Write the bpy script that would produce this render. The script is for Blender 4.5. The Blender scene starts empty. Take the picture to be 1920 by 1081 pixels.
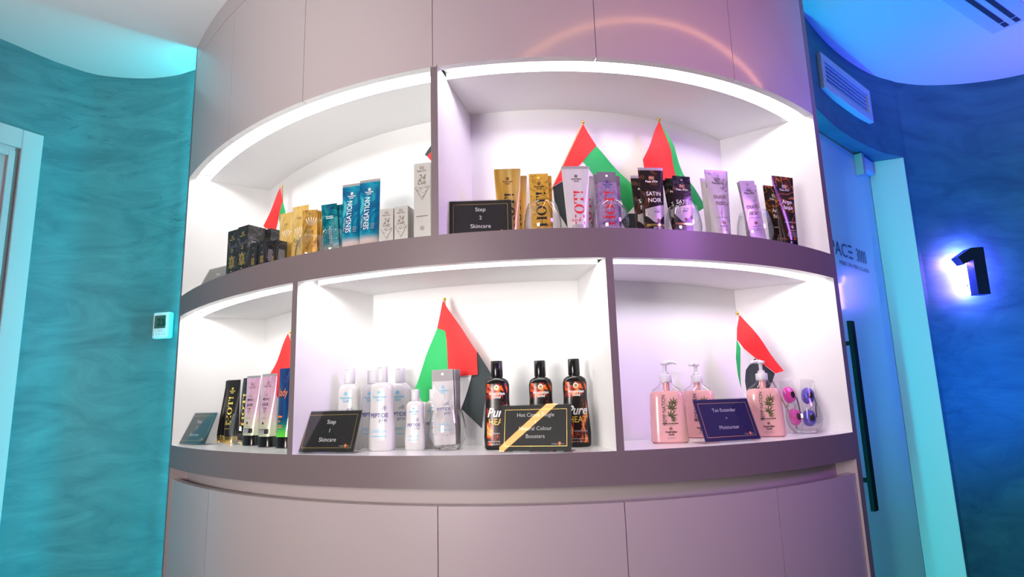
import bpy, bmesh, math, random
from mathutils import Vector, Matrix
PI = math.pi
R = math.radians
SC = bpy.context.scene
COL = SC.collection
random.seed(7)

# ------------------------------------------------------------------ camera, world, lights
def srgb(r, g, b):
    f = lambda c: (c / 255) / 12.92 if c / 255 <= .04045 else ((c / 255 + .055) / 1.055) ** 2.4
    return (f(r), f(g), f(b), 1)

cam_d = bpy.data.cameras.new('camera'); cam = bpy.data.objects.new('camera', cam_d); COL.objects.link(cam)
cam_d.sensor_fit = 'HORIZONTAL'; cam_d.sensor_width = 36
cam_d.lens = 36 * 1142.35 / 1920
cam_d.clip_start = .05
CP, CR = 0.177885, -0.0305186          # pitch up, roll
cam.matrix_world = (Matrix.Translation((0, 0, 1.45)) @ Matrix.Rotation(PI / 2 + CP, 4, 'X') @ Matrix.Rotation(CR, 4, 'Z'))
SC.camera = cam
SC.view_settings.view_transform = 'Standard'; SC.view_settings.look = 'None'
SC.view_settings.exposure = 0; SC.view_settings.gamma = 1
SC.cycles.use_denoising = True
SC.cycles.max_bounces = 14; SC.cycles.diffuse_bounces = 9; SC.cycles.glossy_bounces = 5; SC.cycles.transparent_max_bounces = 24
SC.cycles.sample_clamp_indirect = 6

w = bpy.data.worlds.new('world'); SC.world = w; w.use_nodes = True
w.node_tree.nodes['Background'].inputs[0].default_value = (.95, .88, .92, 1)
w.node_tree.nodes['Background'].inputs[1].default_value = .06

def light(name, kind, loc, energy, color, size=.3, target=None, size_y=None, spread=None):
    l = bpy.data.lights.new(name, kind); l.energy = energy; l.color = color
    if kind == 'AREA':
        l.size = size
        if size_y: l.shape = 'RECTANGLE'; l.size_y = size_y
        if spread: l.spread = spread
    else: l.shadow_soft_size = size
    o = bpy.data.objects.new(name, l); COL.objects.link(o); o.location = loc
    if target is not None:
        o.rotation_euler = (Vector(target) - Vector(loc)).to_track_quat('-Z', 'Y').to_euler()
    return o
light('fill_warm_left', 'AREA', (-1.3, -.9, 1.62), 11.5, (1, .935, .895), .8, (-.2, 1.6, 1.60), spread=R(75))  # added area fill standing in for the room's warm light from the left
light('fill_violet_right', 'AREA', (2.10, .0, 2.5), 4.6, (.60, .21, 1), .6, (.2, 1.52, 1.75), spread=R(66))  # unseen fill added to turn the right-hand panels violet
light('fill_blue_wall', 'AREA', (2.50, 1.98, 1.3), 4.2, (.0, .13, 1), .4, (1.9, 2.46, 1.6), spread=R(84))  # added blue fill, placed to colour the right wall and miss the jamb
light('fill_blue_ceiling', 'AREA', (2.35, 1.85, .9), 6.5, (.0, .07, 1), .5, (1.75, 2.05, 2.74), spread=R(62))  # second blue fill, added to throw blue onto the right ceiling
light('fill_violet_ceiling', 'AREA', (2.5, 1.5, 1.9), 1.5, (.40, .10, 1), .3, (2.15, 2.05, 2.74), spread=R(60))  # small added fill for the violet area of the far-right ceiling
light('fill_ceiling_left', 'AREA', (-.35, .35, 1.0), 4.5, (1, .93, .92), .5, (-1.05, 1.2, 2.74), spread=R(58))  # unseen fill added to brighten the left ceiling from below

ZC = 2.7456; ZU = 1.8211; ZL = 1.3339; ZB = 1.2652; Z3 = 1.7523; Z5 = 2.2387

# ------------------------------------------------------------------ materials
def new_mat(name):
    m = bpy.data.materials.new(name); m.use_nodes = True
    nt = m.node_tree; nt.nodes.clear()
    out = nt.nodes.new('ShaderNodeOutputMaterial'); b = nt.nodes.new('ShaderNodeBsdfPrincipled')
    nt.links.new(b.outputs[0], out.inputs[0])
    return m, nt, b
M = {}
def mat(name, col, rough=.4, metal=0, coat=0, emit=None, es=0, alpha=1, ior=1.45, croug=.08):
    m, nt, b = new_mat(name)
    if len(col) == 3: col = (*col, 1)
    b.inputs['Base Color'].default_value = col; b.inputs['Roughness'].default_value = rough
    b.inputs['Metallic'].default_value = metal; b.inputs['Coat Weight'].default_value = coat
    b.inputs['Coat Roughness'].default_value = croug; b.inputs['IOR'].default_value = ior
    if emit: b.inputs['Emission Color'].default_value = emit; b.inputs['Emission Strength'].default_value = es
    b.inputs['Alpha'].default_value = alpha
    M[name] = m; return m
def N(nt, t, **kw):
    n = nt.nodes.new(t)
    for k, v in kw.items():
        if hasattr(n, k): setattr(n, k, v)
        else: n.inputs[k].default_value = v
    return n
def ramp(nt, stops, interp='LINEAR'):
    r = nt.nodes.new('ShaderNodeValToRGB'); r.color_ramp.interpolation = interp
    e = r.color_ramp.elements
    while len(e) < len(stops): e.new(.5)
    for i, (p, c) in enumerate(stops): e[i].position = p; e[i].color = c
    return r
def art(name, stops, scale=20, kind='noise', stretch=(1, 1, 1), detail=5, distort=1.5, rough=.25, metal=0, grad=None, coat=0, bump=0, bscale=None, rot=(0, 0, 0)):
    """printed or natural pattern from object coordinates; grad=(stops, z0, z1) mixes a vertical print gradient"""
    m, nt, b = new_mat(name); L = nt.links
    tc = N(nt, 'ShaderNodeTexCoord'); mp = N(nt, 'ShaderNodeMapping'); mp.inputs['Scale'].default_value = stretch
    mp.inputs['Rotation'].default_value = rot
    L.new(tc.outputs['Object'], mp.inputs[0])
    if kind == 'noise':
        t = N(nt, 'ShaderNodeTexNoise'); t.inputs['Scale'].default_value = scale; t.inputs['Detail'].default_value = detail
        t.inputs['Distortion'].default_value = distort; o = t.outputs[0]
    elif kind == 'vein':
        n0 = N(nt, 'ShaderNodeTexNoise'); n0.inputs['Scale'].default_value = scale; n0.inputs['Detail'].default_value = detail
        n0.inputs['Distortion'].default_value = distort
        L.new(mp.outputs[0], n0.inputs[0])
        s = N(nt, 'ShaderNodeMath', operation='SUBTRACT'); s.inputs[1].default_value = .5; L.new(n0.outputs[0], s.inputs[0])
        t = N(nt, 'ShaderNodeMath', operation='ABSOLUTE'); L.new(s.outputs[0], t.inputs[0])
        t2 = N(nt, 'ShaderNodeMath', operation='MULTIPLY'); t2.inputs[1].default_value = 5; L.new(t.outputs[0], t2.inputs[0]); o = t2.outputs[0]
    elif kind == 'wave':
        t = N(nt, 'ShaderNodeTexWave'); t.inputs['Scale'].default_value = scale; t.inputs['Distortion'].default_value = distort; o = t.outputs[0]
        t.bands_direction = 'X'
    if kind != 'vein': L.new(mp.outputs[0], t.inputs[0])
    r = ramp(nt, stops); L.new(o, r.inputs[0]); c = r.outputs[0]
    if grad:
        gs, z0, z1 = grad
        sx = N(nt, 'ShaderNodeSeparateXYZ'); L.new(tc.outputs['Object'], sx.inputs[0])
        mr = N(nt, 'ShaderNodeMapRange'); mr.inputs[1].default_value = z0; mr.inputs[2].default_value = z1; L.new(sx.outputs[2], mr.inputs[0])
        g = ramp(nt, gs); L.new(mr.outputs[0], g.inputs[0])
        mx = N(nt, 'ShaderNodeMix', data_type='RGBA'); L.new(g.outputs[1], mx.inputs[0]); L.new(c, mx.inputs[6]); L.new(g.outputs[0], mx.inputs[7]); c = mx.outputs[2]
    L.new(c, b.inputs['Base Color'])
    b.inputs['Roughness'].default_value = rough; b.inputs['Metallic'].default_value = metal; b.inputs['Coat Weight'].default_value = coat
    if bump:
        n2 = N(nt, 'ShaderNodeTexNoise'); n2.inputs['Scale'].default_value = bscale or scale * 2; n2.inputs['Detail'].default_value = 4
        L.new(mp.outputs[0], n2.inputs[0])
        bp = N(nt, 'ShaderNodeBump'); bp.inputs['Strength'].default_value = bump; bp.inputs['Distance'].default_value = .004
        L.new(n2.outputs[0], bp.inputs['Height']); L.new(bp.outputs[0], b.inputs['Normal'])
    M[name] = m; return m
def glassy(name, tint=(1, 1, 1, 1), base=.05, rough=.0, edge=.75):
    """thin clear sheet: mostly see-through, mirror-like at grazing angles"""
    m = bpy.data.materials.new(name); m.use_nodes = True; nt = m.node_tree; nt.nodes.clear(); L = nt.links
    out = N(nt, 'ShaderNodeOutputMaterial'); tr = N(nt, 'ShaderNodeBsdfTransparent'); gl = N(nt, 'ShaderNodeBsdfGlossy')
    gl.inputs['Roughness'].default_value = rough
    lw = N(nt, 'ShaderNodeLayerWeight'); pw = N(nt, 'ShaderNodeMath', operation='POWER'); pw.inputs[1].default_value = 3.2; L.new(lw.outputs['Facing'], pw.inputs[0])
    lw.inputs[0].default_value = .5; fr = N(nt, 'ShaderNodeMath', operation='MULTIPLY_ADD'); fr.inputs[1].default_value = edge; fr.inputs[2].default_value = base; L.new(pw.outputs[0], fr.inputs[0])
    tm = N(nt, 'ShaderNodeMix', data_type='RGBA'); tm.inputs[6].default_value = tint; tm.inputs[7].default_value = tuple(c * k for c, k in zip(tint, (.62, .68, .68, 1))); L.new(pw.outputs[0], tm.inputs[0]); L.new(tm.outputs[2], tr.inputs[0])
    mx = N(nt, 'ShaderNodeMixShader'); L.new(fr.outputs[0], mx.inputs[0]); L.new(tr.outputs[0], mx.inputs[1]); L.new(gl.outputs[0], mx.inputs[2])
    L.new(mx.outputs[0], out.inputs[0]); M[name] = m; return m

def plaster(name, dark, light_, sc=3.2):
    m, nt, b = new_mat(name); L = nt.links
    tc = N(nt, 'ShaderNodeTexCoord')
    n1 = N(nt, 'ShaderNodeTexNoise'); n1.inputs['Scale'].default_value = sc; n1.inputs['Detail'].default_value = 9; n1.inputs['Roughness'].default_value = .62; n1.inputs['Distortion'].default_value = 1.6
    mp = N(nt, 'ShaderNodeMapping'); mp.inputs['Scale'].default_value = (1, 1, 3.2); mp.inputs['Rotation'].default_value = (.12, .1, 0); L.new(tc.outputs['Object'], mp.inputs[0]); L.new(mp.outputs[0], n1.inputs[0])
    r1 = ramp(nt, [(.3, dark), (.68, light_)]); L.new(n1.outputs[0], r1.inputs[0])
    # trowel creases
    n2 = N(nt, 'ShaderNodeTexNoise'); n2.inputs['Scale'].default_value = sc * 1.5; n2.inputs['Detail'].default_value = 7; n2.inputs['Distortion'].default_value = .7
    mp2 = N(nt, 'ShaderNodeMapping'); mp2.inputs['Scale'].default_value = (1, 1, 5.5); mp2.inputs['Location'].default_value = (3, 1, 7); mp2.inputs['Rotation'].default_value = (.25, .2, 0)
    L.new(tc.outputs['Object'], mp2.inputs[0]); L.new(mp2.outputs[0], n2.inputs[0])
    s = N(nt, 'ShaderNodeMath', operation='SUBTRACT'); s.inputs[1].default_value = .5; L.new(n2.outputs[0], s.inputs[0])
    a = N(nt, 'ShaderNodeMath', operation='ABSOLUTE'); L.new(s.outputs[0], a.inputs[0])
    r2 = ramp(nt, [(0, (.62, .62, .62, 1)), (.006, (.84, .84, .84, 1)), (.016, (1, 1, 1, 1))]); L.new(a.outputs[0], r2.inputs[0])
    n3 = N(nt, 'ShaderNodeTexNoise'); n3.inputs['Scale'].default_value = 2.1; L.new(tc.outputs['Object'], n3.inputs[0])
    r3 = ramp(nt, [(.48, (0, 0, 0, 1)), (.66, (1, 1, 1, 1))]); L.new(n3.outputs[0], r3.inputs[0])
    mx0 = N(nt, 'ShaderNodeMix', data_type='RGBA'); mx0.inputs[6].default_value = (1, 1, 1, 1); L.new(r3.outputs[0], mx0.inputs[0]); L.new(r2.outputs[0], mx0.inputs[7])
    mx = N(nt, 'ShaderNodeMix', data_type='RGBA', blend_type='MULTIPLY'); mx.inputs[0].default_value = 1
    L.new(r1.outputs[0], mx.inputs[6]); L.new(mx0.outputs[2], mx.inputs[7]); L.new(mx.outputs[2], b.inputs['Base Color'])
    b.inputs['Roughness'].default_value = .55
    bp = N(nt, 'ShaderNodeBump'); bp.inputs['Strength'].default_value = .25; bp.inputs['Distance'].default_value = .01
    L.new(n1.outputs[0], bp.inputs['Height']); L.new(bp.outputs[0], b.inputs['Normal'])
    M[name] = m

plaster('plaster_teal', (.055, .17, .195, 1), (.105, .28, .305, 1))
plaster('plaster_navy', (.018, .09, .15, 1), (.045, .17, .23, 1), 2.6)
mat('ceiling_paint', (.72, .73, .74), .7)
mat('floor_tile', (.42, .40, .40), .35)
mat('white_paint', (.56, .58, .58), .35)
mat('jamb_paint', (.48, .66, .66), .5)
mat('door_paint', (.42, .55, .62), .28, coat=.3)
mat('cabinet_panel', (.52, .44, .45), .34, coat=.5, croug=.10)
mat('cabinet_frame', (.20, .155, .165), .42, coat=.12, croug=.2)
mat('recess_panel', (.52, .44, .45), .5)
mat('interior_white', (.84, .84, .84), .22)
mat('interior_matt', (.84, .84, .84), .6)
mat('led_white', (1, 1, 1), .5, emit=(1, .985, .97, 1), es=46)
mat('led_cyan', (0, .8, 1), .5, emit=(0, .80, .95, 1), es=112)
mat('led_teal', (0, .8, 1), .5, emit=(0, .80, .92, 1), es=150)
mat('led_violet', (.5, .4, 1), .5, emit=(.30, .17, 1, 1), es=210)
mat('led_orange', (1, .6, .3), .5, emit=(1, .42, .14, 1), es=20)
mat('black_gloss', (.008, .008, .009), .18)
mat('black_satin', (.012, .012, .013), .4)
mat('ink_black', (.01, .01, .012), .4)
mat('ink_white', (.88, .88, .88), .5)
mat('ink_grey', (.25, .24, .25), .5)
mat('ink_lightgrey', (.5, .5, .52), .5)
mat('ink_gold', (.75, .52, .14), .35, metal=.6)
mat('ink_yellow', (.85, .66, .13), .4)
mat('ink_brown', (.18, .13, .10), .5)
mat('ink_navy', (.03, .03, .22), .45)
mat('ink_cyan', (.12, .5, .72), .45)
mat('ink_red', (.62, .02, .03), .4)
mat('ink_orange', (.95, .24, .04), .4)
mat('ink_bronze', (.15, .08, .04), .35, metal=.5)
mat('ink_leaf', (.075, .085, .025), .5)
mat('card_black', (.018, .017, .018), .55)
mat('card_teal', (.008, .045, .065), .5)
mat('card_navy', (.012, .012, .085), .5)
mat('card_grey_sheen', (.10, .105, .10), .5)  # dark card, greyed in its base colour to stand for a reflection
mat('gold_metal', (.85, .58, .16), .16, metal=.6)
mat('brass', (.85, .60, .12), .2, metal=1)
mat('gold_cap', (.80, .56, .18), .2, metal=.9)
mat('silver_metal', (.74, .72, .76), .2, metal=.5)
mat('silver_dull', (.46, .44, .45), .34, metal=.4)
mat('sachet_edge', (.24, .225, .23), .5, metal=.2)
mat('grey_crimp', (.42, .41, .42), .35, metal=.4)
mat('bottle_white', (.63, .62, .61), .25, coat=.2)
mat('cap_white', (.64, .64, .645), .3)
mat('lotion_pink', (.76, .42, .385), .22, coat=.5)
mat('carton_grey', (.50, .48, .46), .5)
mat('stick_wood', (.50, .34, .18), .6)
mat('flag_red', (.80, .025, .025), .75)
mat('flag_green', (.02, .38, .10), .75)
mat('flag_white', (.80, .79, .77), .8)
mat('flag_black', (.03, .042, .045), .8)
mat('plastic_white', (.80, .84, .85), .35)
mat('lcd', (.05, .12, .09), .25)
mat('lcd_ink', (.006, .02, .02), .4)
mat('goggle_pink', (.85, .06, .46), .3, coat=.4)
mat('goggle_blue', (.09, .075, .48), .3, coat=.4)
mat('goggle_lens', (.03, .028, .012), .12)
mat('door_ink', (.005, .06, .13), .4)
mat('vent_paint', (.55, .62, .66), .45)
mat('vent_dark', (.04, .04, .05), .6)
mat('handle_black', (.006, .006, .007), .6); M['handle_black'].node_tree.nodes['Principled BSDF'].inputs['Specular IOR Level'].default_value = .08
mat('diffuser_paint', (.55, .6, .66), .5)
mat('seal_brown', (.22, .16, .14), .6)
mat('leaf_grey', (.48, .44, .42), .5)
mat('sachet_purple_edge', (.36, .31, .40), .25, metal=.6)
glassy('clear_glass'); glassy('clear_plastic', (.97, .97, .98, 1), rough=.03); glassy('acrylic', (.96, .97, .97, 1))
def realglass(name):
    m, nt, b = new_mat(name); b.inputs['Base Color'].default_value = (.93, .97, .97, 1); b.inputs['Roughness'].default_value = .0
    b.inputs['Transmission Weight'].default_value = 1; b.inputs['IOR'].default_value = 1.45; M[name] = m
realglass('thick_glass')
W1 = (1, 1, 1, 1); K0 = (0, 0, 0, 1)
def g3(r, g, b, a=1): return (r, g, b, a)
art('gold_foil', [(.28, g3(.62, .30, .05)), (.42, g3(.80, .48, .09)), (.55, g3(.98, .74, .26)), (.75, g3(.70, .38, .07))], 13, distort=.4, detail=1, stretch=(3.2, 2, .3), rough=.2, metal=.6)
art('gold_sachet_art', [(.3, g3(.42, .24, .04)), (.5, g3(.75, .45, .06)), (.7, g3(.85, .55, .12))], 55, detail=3, rough=.25, metal=0.4, bump=.25, bscale=60)
art('silver_foil', [(.2, g3(.75, .70, .74)), (.6, g3(.86, .82, .85)), (.85, g3(.60, .52, .66))], 12, distort=.5, detail=1, stretch=(2.4, 2, .3), rough=.2, metal=0.4)
art('purple_sachet_art', [(.3, g3(.26, .17, .36)), (.48, g3(.45, .32, .52)), (.6, g3(.30, .22, .50)), (.75, g3(.75, .42, .34))], 34, detail=2, rough=.22, metal=0.35, bump=.2, bscale=50)
art('sunburst_art', [(.25, g3(.62, .36, .08)), (.5, g3(.80, .52, .15)), (.8, g3(.92, .70, .32))], 26, stretch=(2.5, 2, .7), detail=3, rough=.24, metal=0.2,
    coat=.4, grad=([(0, g3(.62, .13, .02, .85)), (.12, g3(.80, .36, .08, .6)), (.22, g3(.8, .5, .2, 0)), (1, g3(.8, .6, .3, 0))], .02, .18))
art('sunburst_dark_art', [(.3, g3(.30, .13, .02)), (.55, g3(.66, .38, .08)), (.8, g3(.80, .56, .20))], 40, stretch=(1.5, 2, .6), detail=3, rough=.2, metal=0.35, bump=.25, bscale=40)
art('ocean_art', [(.25, g3(.002, .05, .15)), (.48, g3(.004, .12, .26)), (.62, g3(.01, .30, .40)), (.8, g3(.12, .55, .62))], 17, detail=6, distort=2.5, stretch=(1, 1, .7), rough=.16, coat=.5,
    grad=([(0, g3(.55, .36, .30, .9)), (.13, g3(.60, .48, .46, .9)), (.21, g3(.02, .3, .4, .6)), (.3, g3(.0, .2, .3, 0)), (1, g3(0, 0, 0, 0))], .01, .2))
art('ocean_sachet_art', [(.3, g3(.002, .06, .10)), (.5, g3(.005, .20, .27)), (.75, g3(.05, .42, .46))], 38, detail=4, rough=.15, metal=0.25, bump=.3, bscale=45,
    grad=([(0, g3(.5, .35, .3, .8)), (.2, g3(.4, .4, .4, .6)), (.32, g3(.0, .2, .3, 0)), (1, g3(0, 0, 0, 0))], .0, .16))
art('satin_art', [(.35, g3(.012, .010, .012)), (.56, g3(.022, .013, .012)), (.64, g3(.12, .042, .016)), (.69, g3(.03, .014, .014)), (.82, g3(.10, .07, .12))], 15, detail=1.5, distort=3, rough=.18, coat=.4)
art('argan_art', [(0, g3(.70, .26, .07)), (.03, g3(.28, .08, .02)), (.09, g3(.04, .014, .010)), (1, g3(.012, .010, .011))], 15, 'vein', detail=5, distort=1.2, rough=.2, coat=.4)
art('marble_grey_art', [(0, g3(.10, .08, .10)), (.025, g3(.34, .31, .34)), (.06, g3(.50, .46, .49)), (1, g3(.58, .54, .57))], 11, 'vein', detail=4, distort=1.0, rough=.26, metal=0.12, coat=.3)
art('black_marble_art', [(0, g3(.13, .13, .14)), (.05, g3(.05, .05, .055)), (.15, g3(.018, .018, .020)), (1, g3(.015, .015, .016))], 17, 'vein', detail=2, distort=1.2, rough=.3)
art('fire_art', [(.34, g3(.008, .006, .006)), (.47, g3(.02, .008, .006)), (.53, g3(.42, .03, .012)), (.59, g3(.90, .17, .02)), (.64, g3(.98, .50, .12)), (.70, g3(.5, .05, .015)), (.78, g3(.03, .01, .01))], 26, detail=5, distort=2.2, stretch=(1.2, 1, .75), rough=.32, coat=.08, rot=(0, .6, 0))
art('pink_holo_art', [(.3, g3(.62, .32, .50)), (.5, g3(.74, .46, .56)), (.75, g3(.66, .44, .66))], 20, stretch=(3, 2, .35), detail=2, rough=.22, metal=.25, coat=.3,
    grad=([(0, g3(.58, .66, .38, 1)), (.22, g3(.66, .66, .46, .9)), (.38, g3(.74, .60, .54, .6)), (.55, g3(.7, .45, .55, 0)), (1, g3(.7, .45, .55, 0))], .02, .2))
art('night_art', [(.3, g3(.004, .012, .07)), (.5, g3(.008, .045, .16)), (.64, g3(.01, .10, .22)), (.8, g3(.02, .02, .16))], 14, stretch=(3, 2, .5), detail=4, rough=.16, coat=.5,
    grad=([(0, g3(.10, .62, .03, 1)), (.07, g3(.10, .50, .04, .9)), (.22, g3(.01, .16, .12, .6)), (.36, g3(.0, .05, .1, 0)), (1, g3(0, 0, 0, 0))], .03, .2))
art('lace_art', [(0, g3(.16, .13, .11)), (.10, g3(.22, .19, .16)), (.16, g3(.50, .48, .46)), (1, g3(.52, .50, .48))], 120, 'vein', detail=1, distort=.5, rough=.5)
art('silver_sachet_art', [(.3, g3(.27, .25, .26)), (.55, g3(.34, .32, .33)), (.8, g3(.40, .375, .385))], 30, detail=2, stretch=(1, 1, .5), rough=.45, metal=0.3, bump=.2, bscale=40)
art('black_sachet_art', [(.4, g3(.01, .01, .012)), (.7, g3(.05, .05, .05))], 30, detail=2, rough=.2, metal=.3, bump=.4, bscale=40)
art('grey_sachet_art', [(0, g3(.22, .19, .22)), (.06, g3(.46, .42, .46)), (1, g3(.52, .48, .52))], 14, 'vein', detail=3, rough=.28, metal=0.2, bump=.2, bscale=40)
art('satin_sachet_art', [(.35, g3(.012, .010, .012)), (.55, g3(.03, .02, .02)), (.66, g3(.16, .07, .04)), (.74, g3(.05, .03, .06))], 22, detail=2, distort=2, rough=.2, coat=.3, bump=.3, bscale=45)

# ------------------------------------------------------------------ mesh builder
class MB:
    def __init__(s): s.v = []; s.f = []; s.m = []; s.sm = []; s.keys = []
    def k(s, key):
        if key not in s.keys: s.keys.append(key)
        return s.keys.index(key)
    def add(s, vs, fs, key, smooth=False):
        o = len(s.v); i = s.k(key); s.v += [tuple(v) for v in vs]
        for f in fs: s.f.append([o + a for a in f]); s.m.append(i); s.sm.append(smooth)
    def box(s, c, d, key, rz=0):
        cx, cy, cz = c; x, y, z = d[0] / 2, d[1] / 2, d[2] / 2; cs, sn = math.cos(rz), math.sin(rz)
        P = [(a * x, b * y, e * z) for e in (-1, 1) for a, b in ((-1, -1), (1, -1), (1, 1), (-1, 1))]
        s.add([(cx + p[0] * cs - p[1] * sn, cy + p[0] * sn + p[1] * cs, cz + p[2]) for p in P],
              [(3, 2, 1, 0), (4, 5, 6, 7), (0, 1, 5, 4), (1, 2, 6, 5), (2, 3, 7, 6), (3, 0, 4, 7)], key)
    def rings(s, rings, key, cap0=True, cap1=True, smooth=True, keyf=None):
        n = len(rings[0]); o = len(s.v); i = s.k(key)
        for r in rings: s.v += [tuple(p) for p in r]
        for a in range(len(rings) - 1):
            for j in range(n):
                q = (j + 1) % n
                s.f.append([o + a * n + j, o + a * n + q, o + (a + 1) * n + q, o + (a + 1) * n + j]); s.m.append(s.k(keyf(a)) if keyf else i); s.sm.append(smooth)
        if cap0: s.f.append([o + j for j in range(n - 1, -1, -1)]); s.m.append(s.k(keyf(0)) if keyf else i); s.sm.append(False)
        if cap1: s.f.append([o + (len(rings) - 1) * n + j for j in range(n)]); s.m.append(s.k(keyf(len(rings) - 2)) if keyf else i); s.sm.append(False)
    def lathe(s, prof, key, n=28, c=(0, 0), cap0=True, cap1=True, keyf=None):
        s.rings([[(c[0] + r * math.cos(2 * PI * j / n), c[1] + r * math.sin(2 * PI * j / n), z) for j in range(n)] for r, z in prof], key, cap0, cap1, True, keyf)
    def tube(s, pts, r, key, n=8):
        pts = [Vector(p) for p in pts]; rings = []
        for i, p in enumerate(pts):
            d = (pts[min(i + 1, len(pts) - 1)] - pts[max(i - 1, 0)]).normalized()
            u = d.orthogonal().normalized() if i == 0 else (u - d * u.dot(d)).normalized()
            w_ = d.cross(u); rr = r[i] if isinstance(r, (list, tuple)) else r
            rings.append([p + u * rr * math.cos(2 * PI * j / n) + w_ * rr * math.sin(2 * PI * j / n) for j in range(n)])
        s.rings(rings, key)
    def prism(s, poly, z0, z1, key, keys=None):
        """vertical extrusion of a plan polygon; keys: side index -> material"""
        n = len(poly); vs = [(p[0], p[1], z0) for p in poly] + [(p[0], p[1], z1) for p in poly]
        s.add(vs, [list(range(n - 1, -1, -1)), list(range(n, 2 * n))], key)
        o = len(s.v) - 2 * n
        for j in range(n):
            q = (j + 1) % n
            s.f.append([o + j, o + q, o + n + q, o + n + j]); s.m.append(s.k((keys or {}).get(j, key))); s.sm.append(False)
    def decal(s, shapes, key, mp):
        for vs, fs in shapes: s.add([mp(x, y) for x, y in vs], fs, key)
    def build(s, name, parent=None, bevel=0, smooth_angle=None):
        me = bpy.data.meshes.new(name); me.from_pydata(s.v, [], s.f); me.update()
        for k in s.keys: me.materials.append(M[k])
        for p, i, sm in zip(me.polygons, s.m, s.sm): p.material_index = i; p.use_smooth = sm
        if any(s.sm): me.set_sharp_from_angle(angle=R(40))
        o = bpy.data.objects.new(name, me); COL.objects.link(o)
        if bevel:
            b = o.modifiers.new('bevel', 'BEVEL'); b.width = bevel; b.segments = 2; b.limit_method = 'ANGLE'
        if parent: o.parent = parent
        return o

def fix_normals(o):
    bm = bmesh.new(); bm.from_mesh(o.data); bmesh.ops.recalc_face_normals(bm, faces=bm.faces); bm.to_mesh(o.data); bm.free()

def thing(name, label, cat, loc=(0, 0, 0), rz=0, group=None):
    o = bpy.data.objects.new(name, None); COL.objects.link(o); o.empty_display_size = .05
    o.location = loc; o.rotation_euler = (0, 0, R(rz)); o['label'] = label; o['category'] = cat
    if group: o['group'] = group
    return o
def tag(o, label, cat, group=None):
    o['label'] = label; o['category'] = cat
    if group: o['group'] = group
    return o
def struct(o): o['kind'] = 'structure'; return o
def dup(root, loc, rz, label, tilt=None, group=None):
    r = root.copy(); COL.objects.link(r); r.location = loc; r.rotation_euler = (*(tilt or (0, 0)), R(rz)); r['label'] = label
    if group: r['group'] = group
    for ch in list(root.children):
        c = ch.copy(); COL.objects.link(c); c.parent = r
        for g in ch.children:
            d = g.copy(); COL.objects.link(d); d.parent = c
    return r

# ------------------------------------------------------------------ lettering as 2-D shapes
_tc = {}
def text(s, size=1, x=0, y=0, align='C', shear=0, bold=0, sx=1, rot=0, space=1):
    key = (s, shear, bold, space)
    if key not in _tc:
        cu = bpy.data.curves.new('t', 'FONT'); cu.body = s; cu.size = 1; cu.resolution_u = 3; cu.shear = shear; cu.offset = bold; cu.space_character = space
        o = bpy.data.objects.new('t', cu); COL.objects.link(o); bpy.context.view_layer.update()
        me = bpy.data.meshes.new_from_object(o.evaluated_get(bpy.context.evaluated_depsgraph_get()))
        vs = [(v.co.x, v.co.y) for v in me.vertices]; fs = [list(p.vertices) for p in me.polygons]
        bpy.data.objects.remove(o); bpy.data.curves.remove(cu); bpy.data.meshes.remove(me)
        _tc[key] = (vs, fs)
    vs, fs = _tc[key]
    if not vs: return []
    x0 = min(v[0] for v in vs); x1 = max(v[0] for v in vs)
    ox = {'C': (x0 + x1) / 2, 'L': x0, 'R': x1}[align]
    P = [((a - ox) * size * sx, b * size) for a, b in vs]
    if rot: P = [(a * math.cos(rot) - b * math.sin(rot), a * math.sin(rot) + b * math.cos(rot)) for a, b in P]
    return [([(a + x, b + y) for a, b in P], fs)]
def rect(x0, y0, x1, y1, nx=1, ny=1):
    vs = [(x0 + (x1 - x0) * i / nx, y0 + (y1 - y0) * j / ny) for j in range(ny + 1) for i in range(nx + 1)]
    return [(vs, [(j * (nx + 1) + i, j * (nx + 1) + i + 1, (j + 1) * (nx + 1) + i + 1, (j + 1) * (nx + 1) + i) for j in range(ny) for i in range(nx)])]
def poly(pts): return [(list(pts), [list(range(len(pts)))])]
def disc(x, y, r, n=16, r2=None):
    if r2 is None: return poly([(x + r * math.cos(2 * PI * i / n), y + r * math.sin(2 * PI * i / n)) for i in range(n)])
    vs = [(x + q * math.cos(2 * PI * i / n), y + q * math.sin(2 * PI * i / n)) for q in (r2, r) for i in range(n)]
    return [(vs, [(i, (i + 1) % n, n + (i + 1) % n, n + i) for i in range(n)])]
def frame(x0, y0, x1, y1, t):
    return rect(x0, y0, x1, y0 + t) + rect(x0, y1 - t, x1, y1) + rect(x0, y0, x0 + t, y1) + rect(x1 - t, y0, x1, y1)
def greek(x, y, w_, n, lh, th=None, seed=0, jag=.25, center=True):
    """rows of unreadably small print"""
    rnd = random.Random(seed); out = []
    for i in range(n):
        ww = w_ * (1 - jag * rnd.random()); xx = x - ww / 2 if center else x
        pos = xx
        while pos < xx + ww:
            l = w_ * (.06 + .1 * rnd.random()); e = min(pos + l, xx + ww); out += rect(pos, y - i * lh, e, y - i * lh + (th or lh * .5)); pos = e + w_ * .025
    return out
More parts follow.
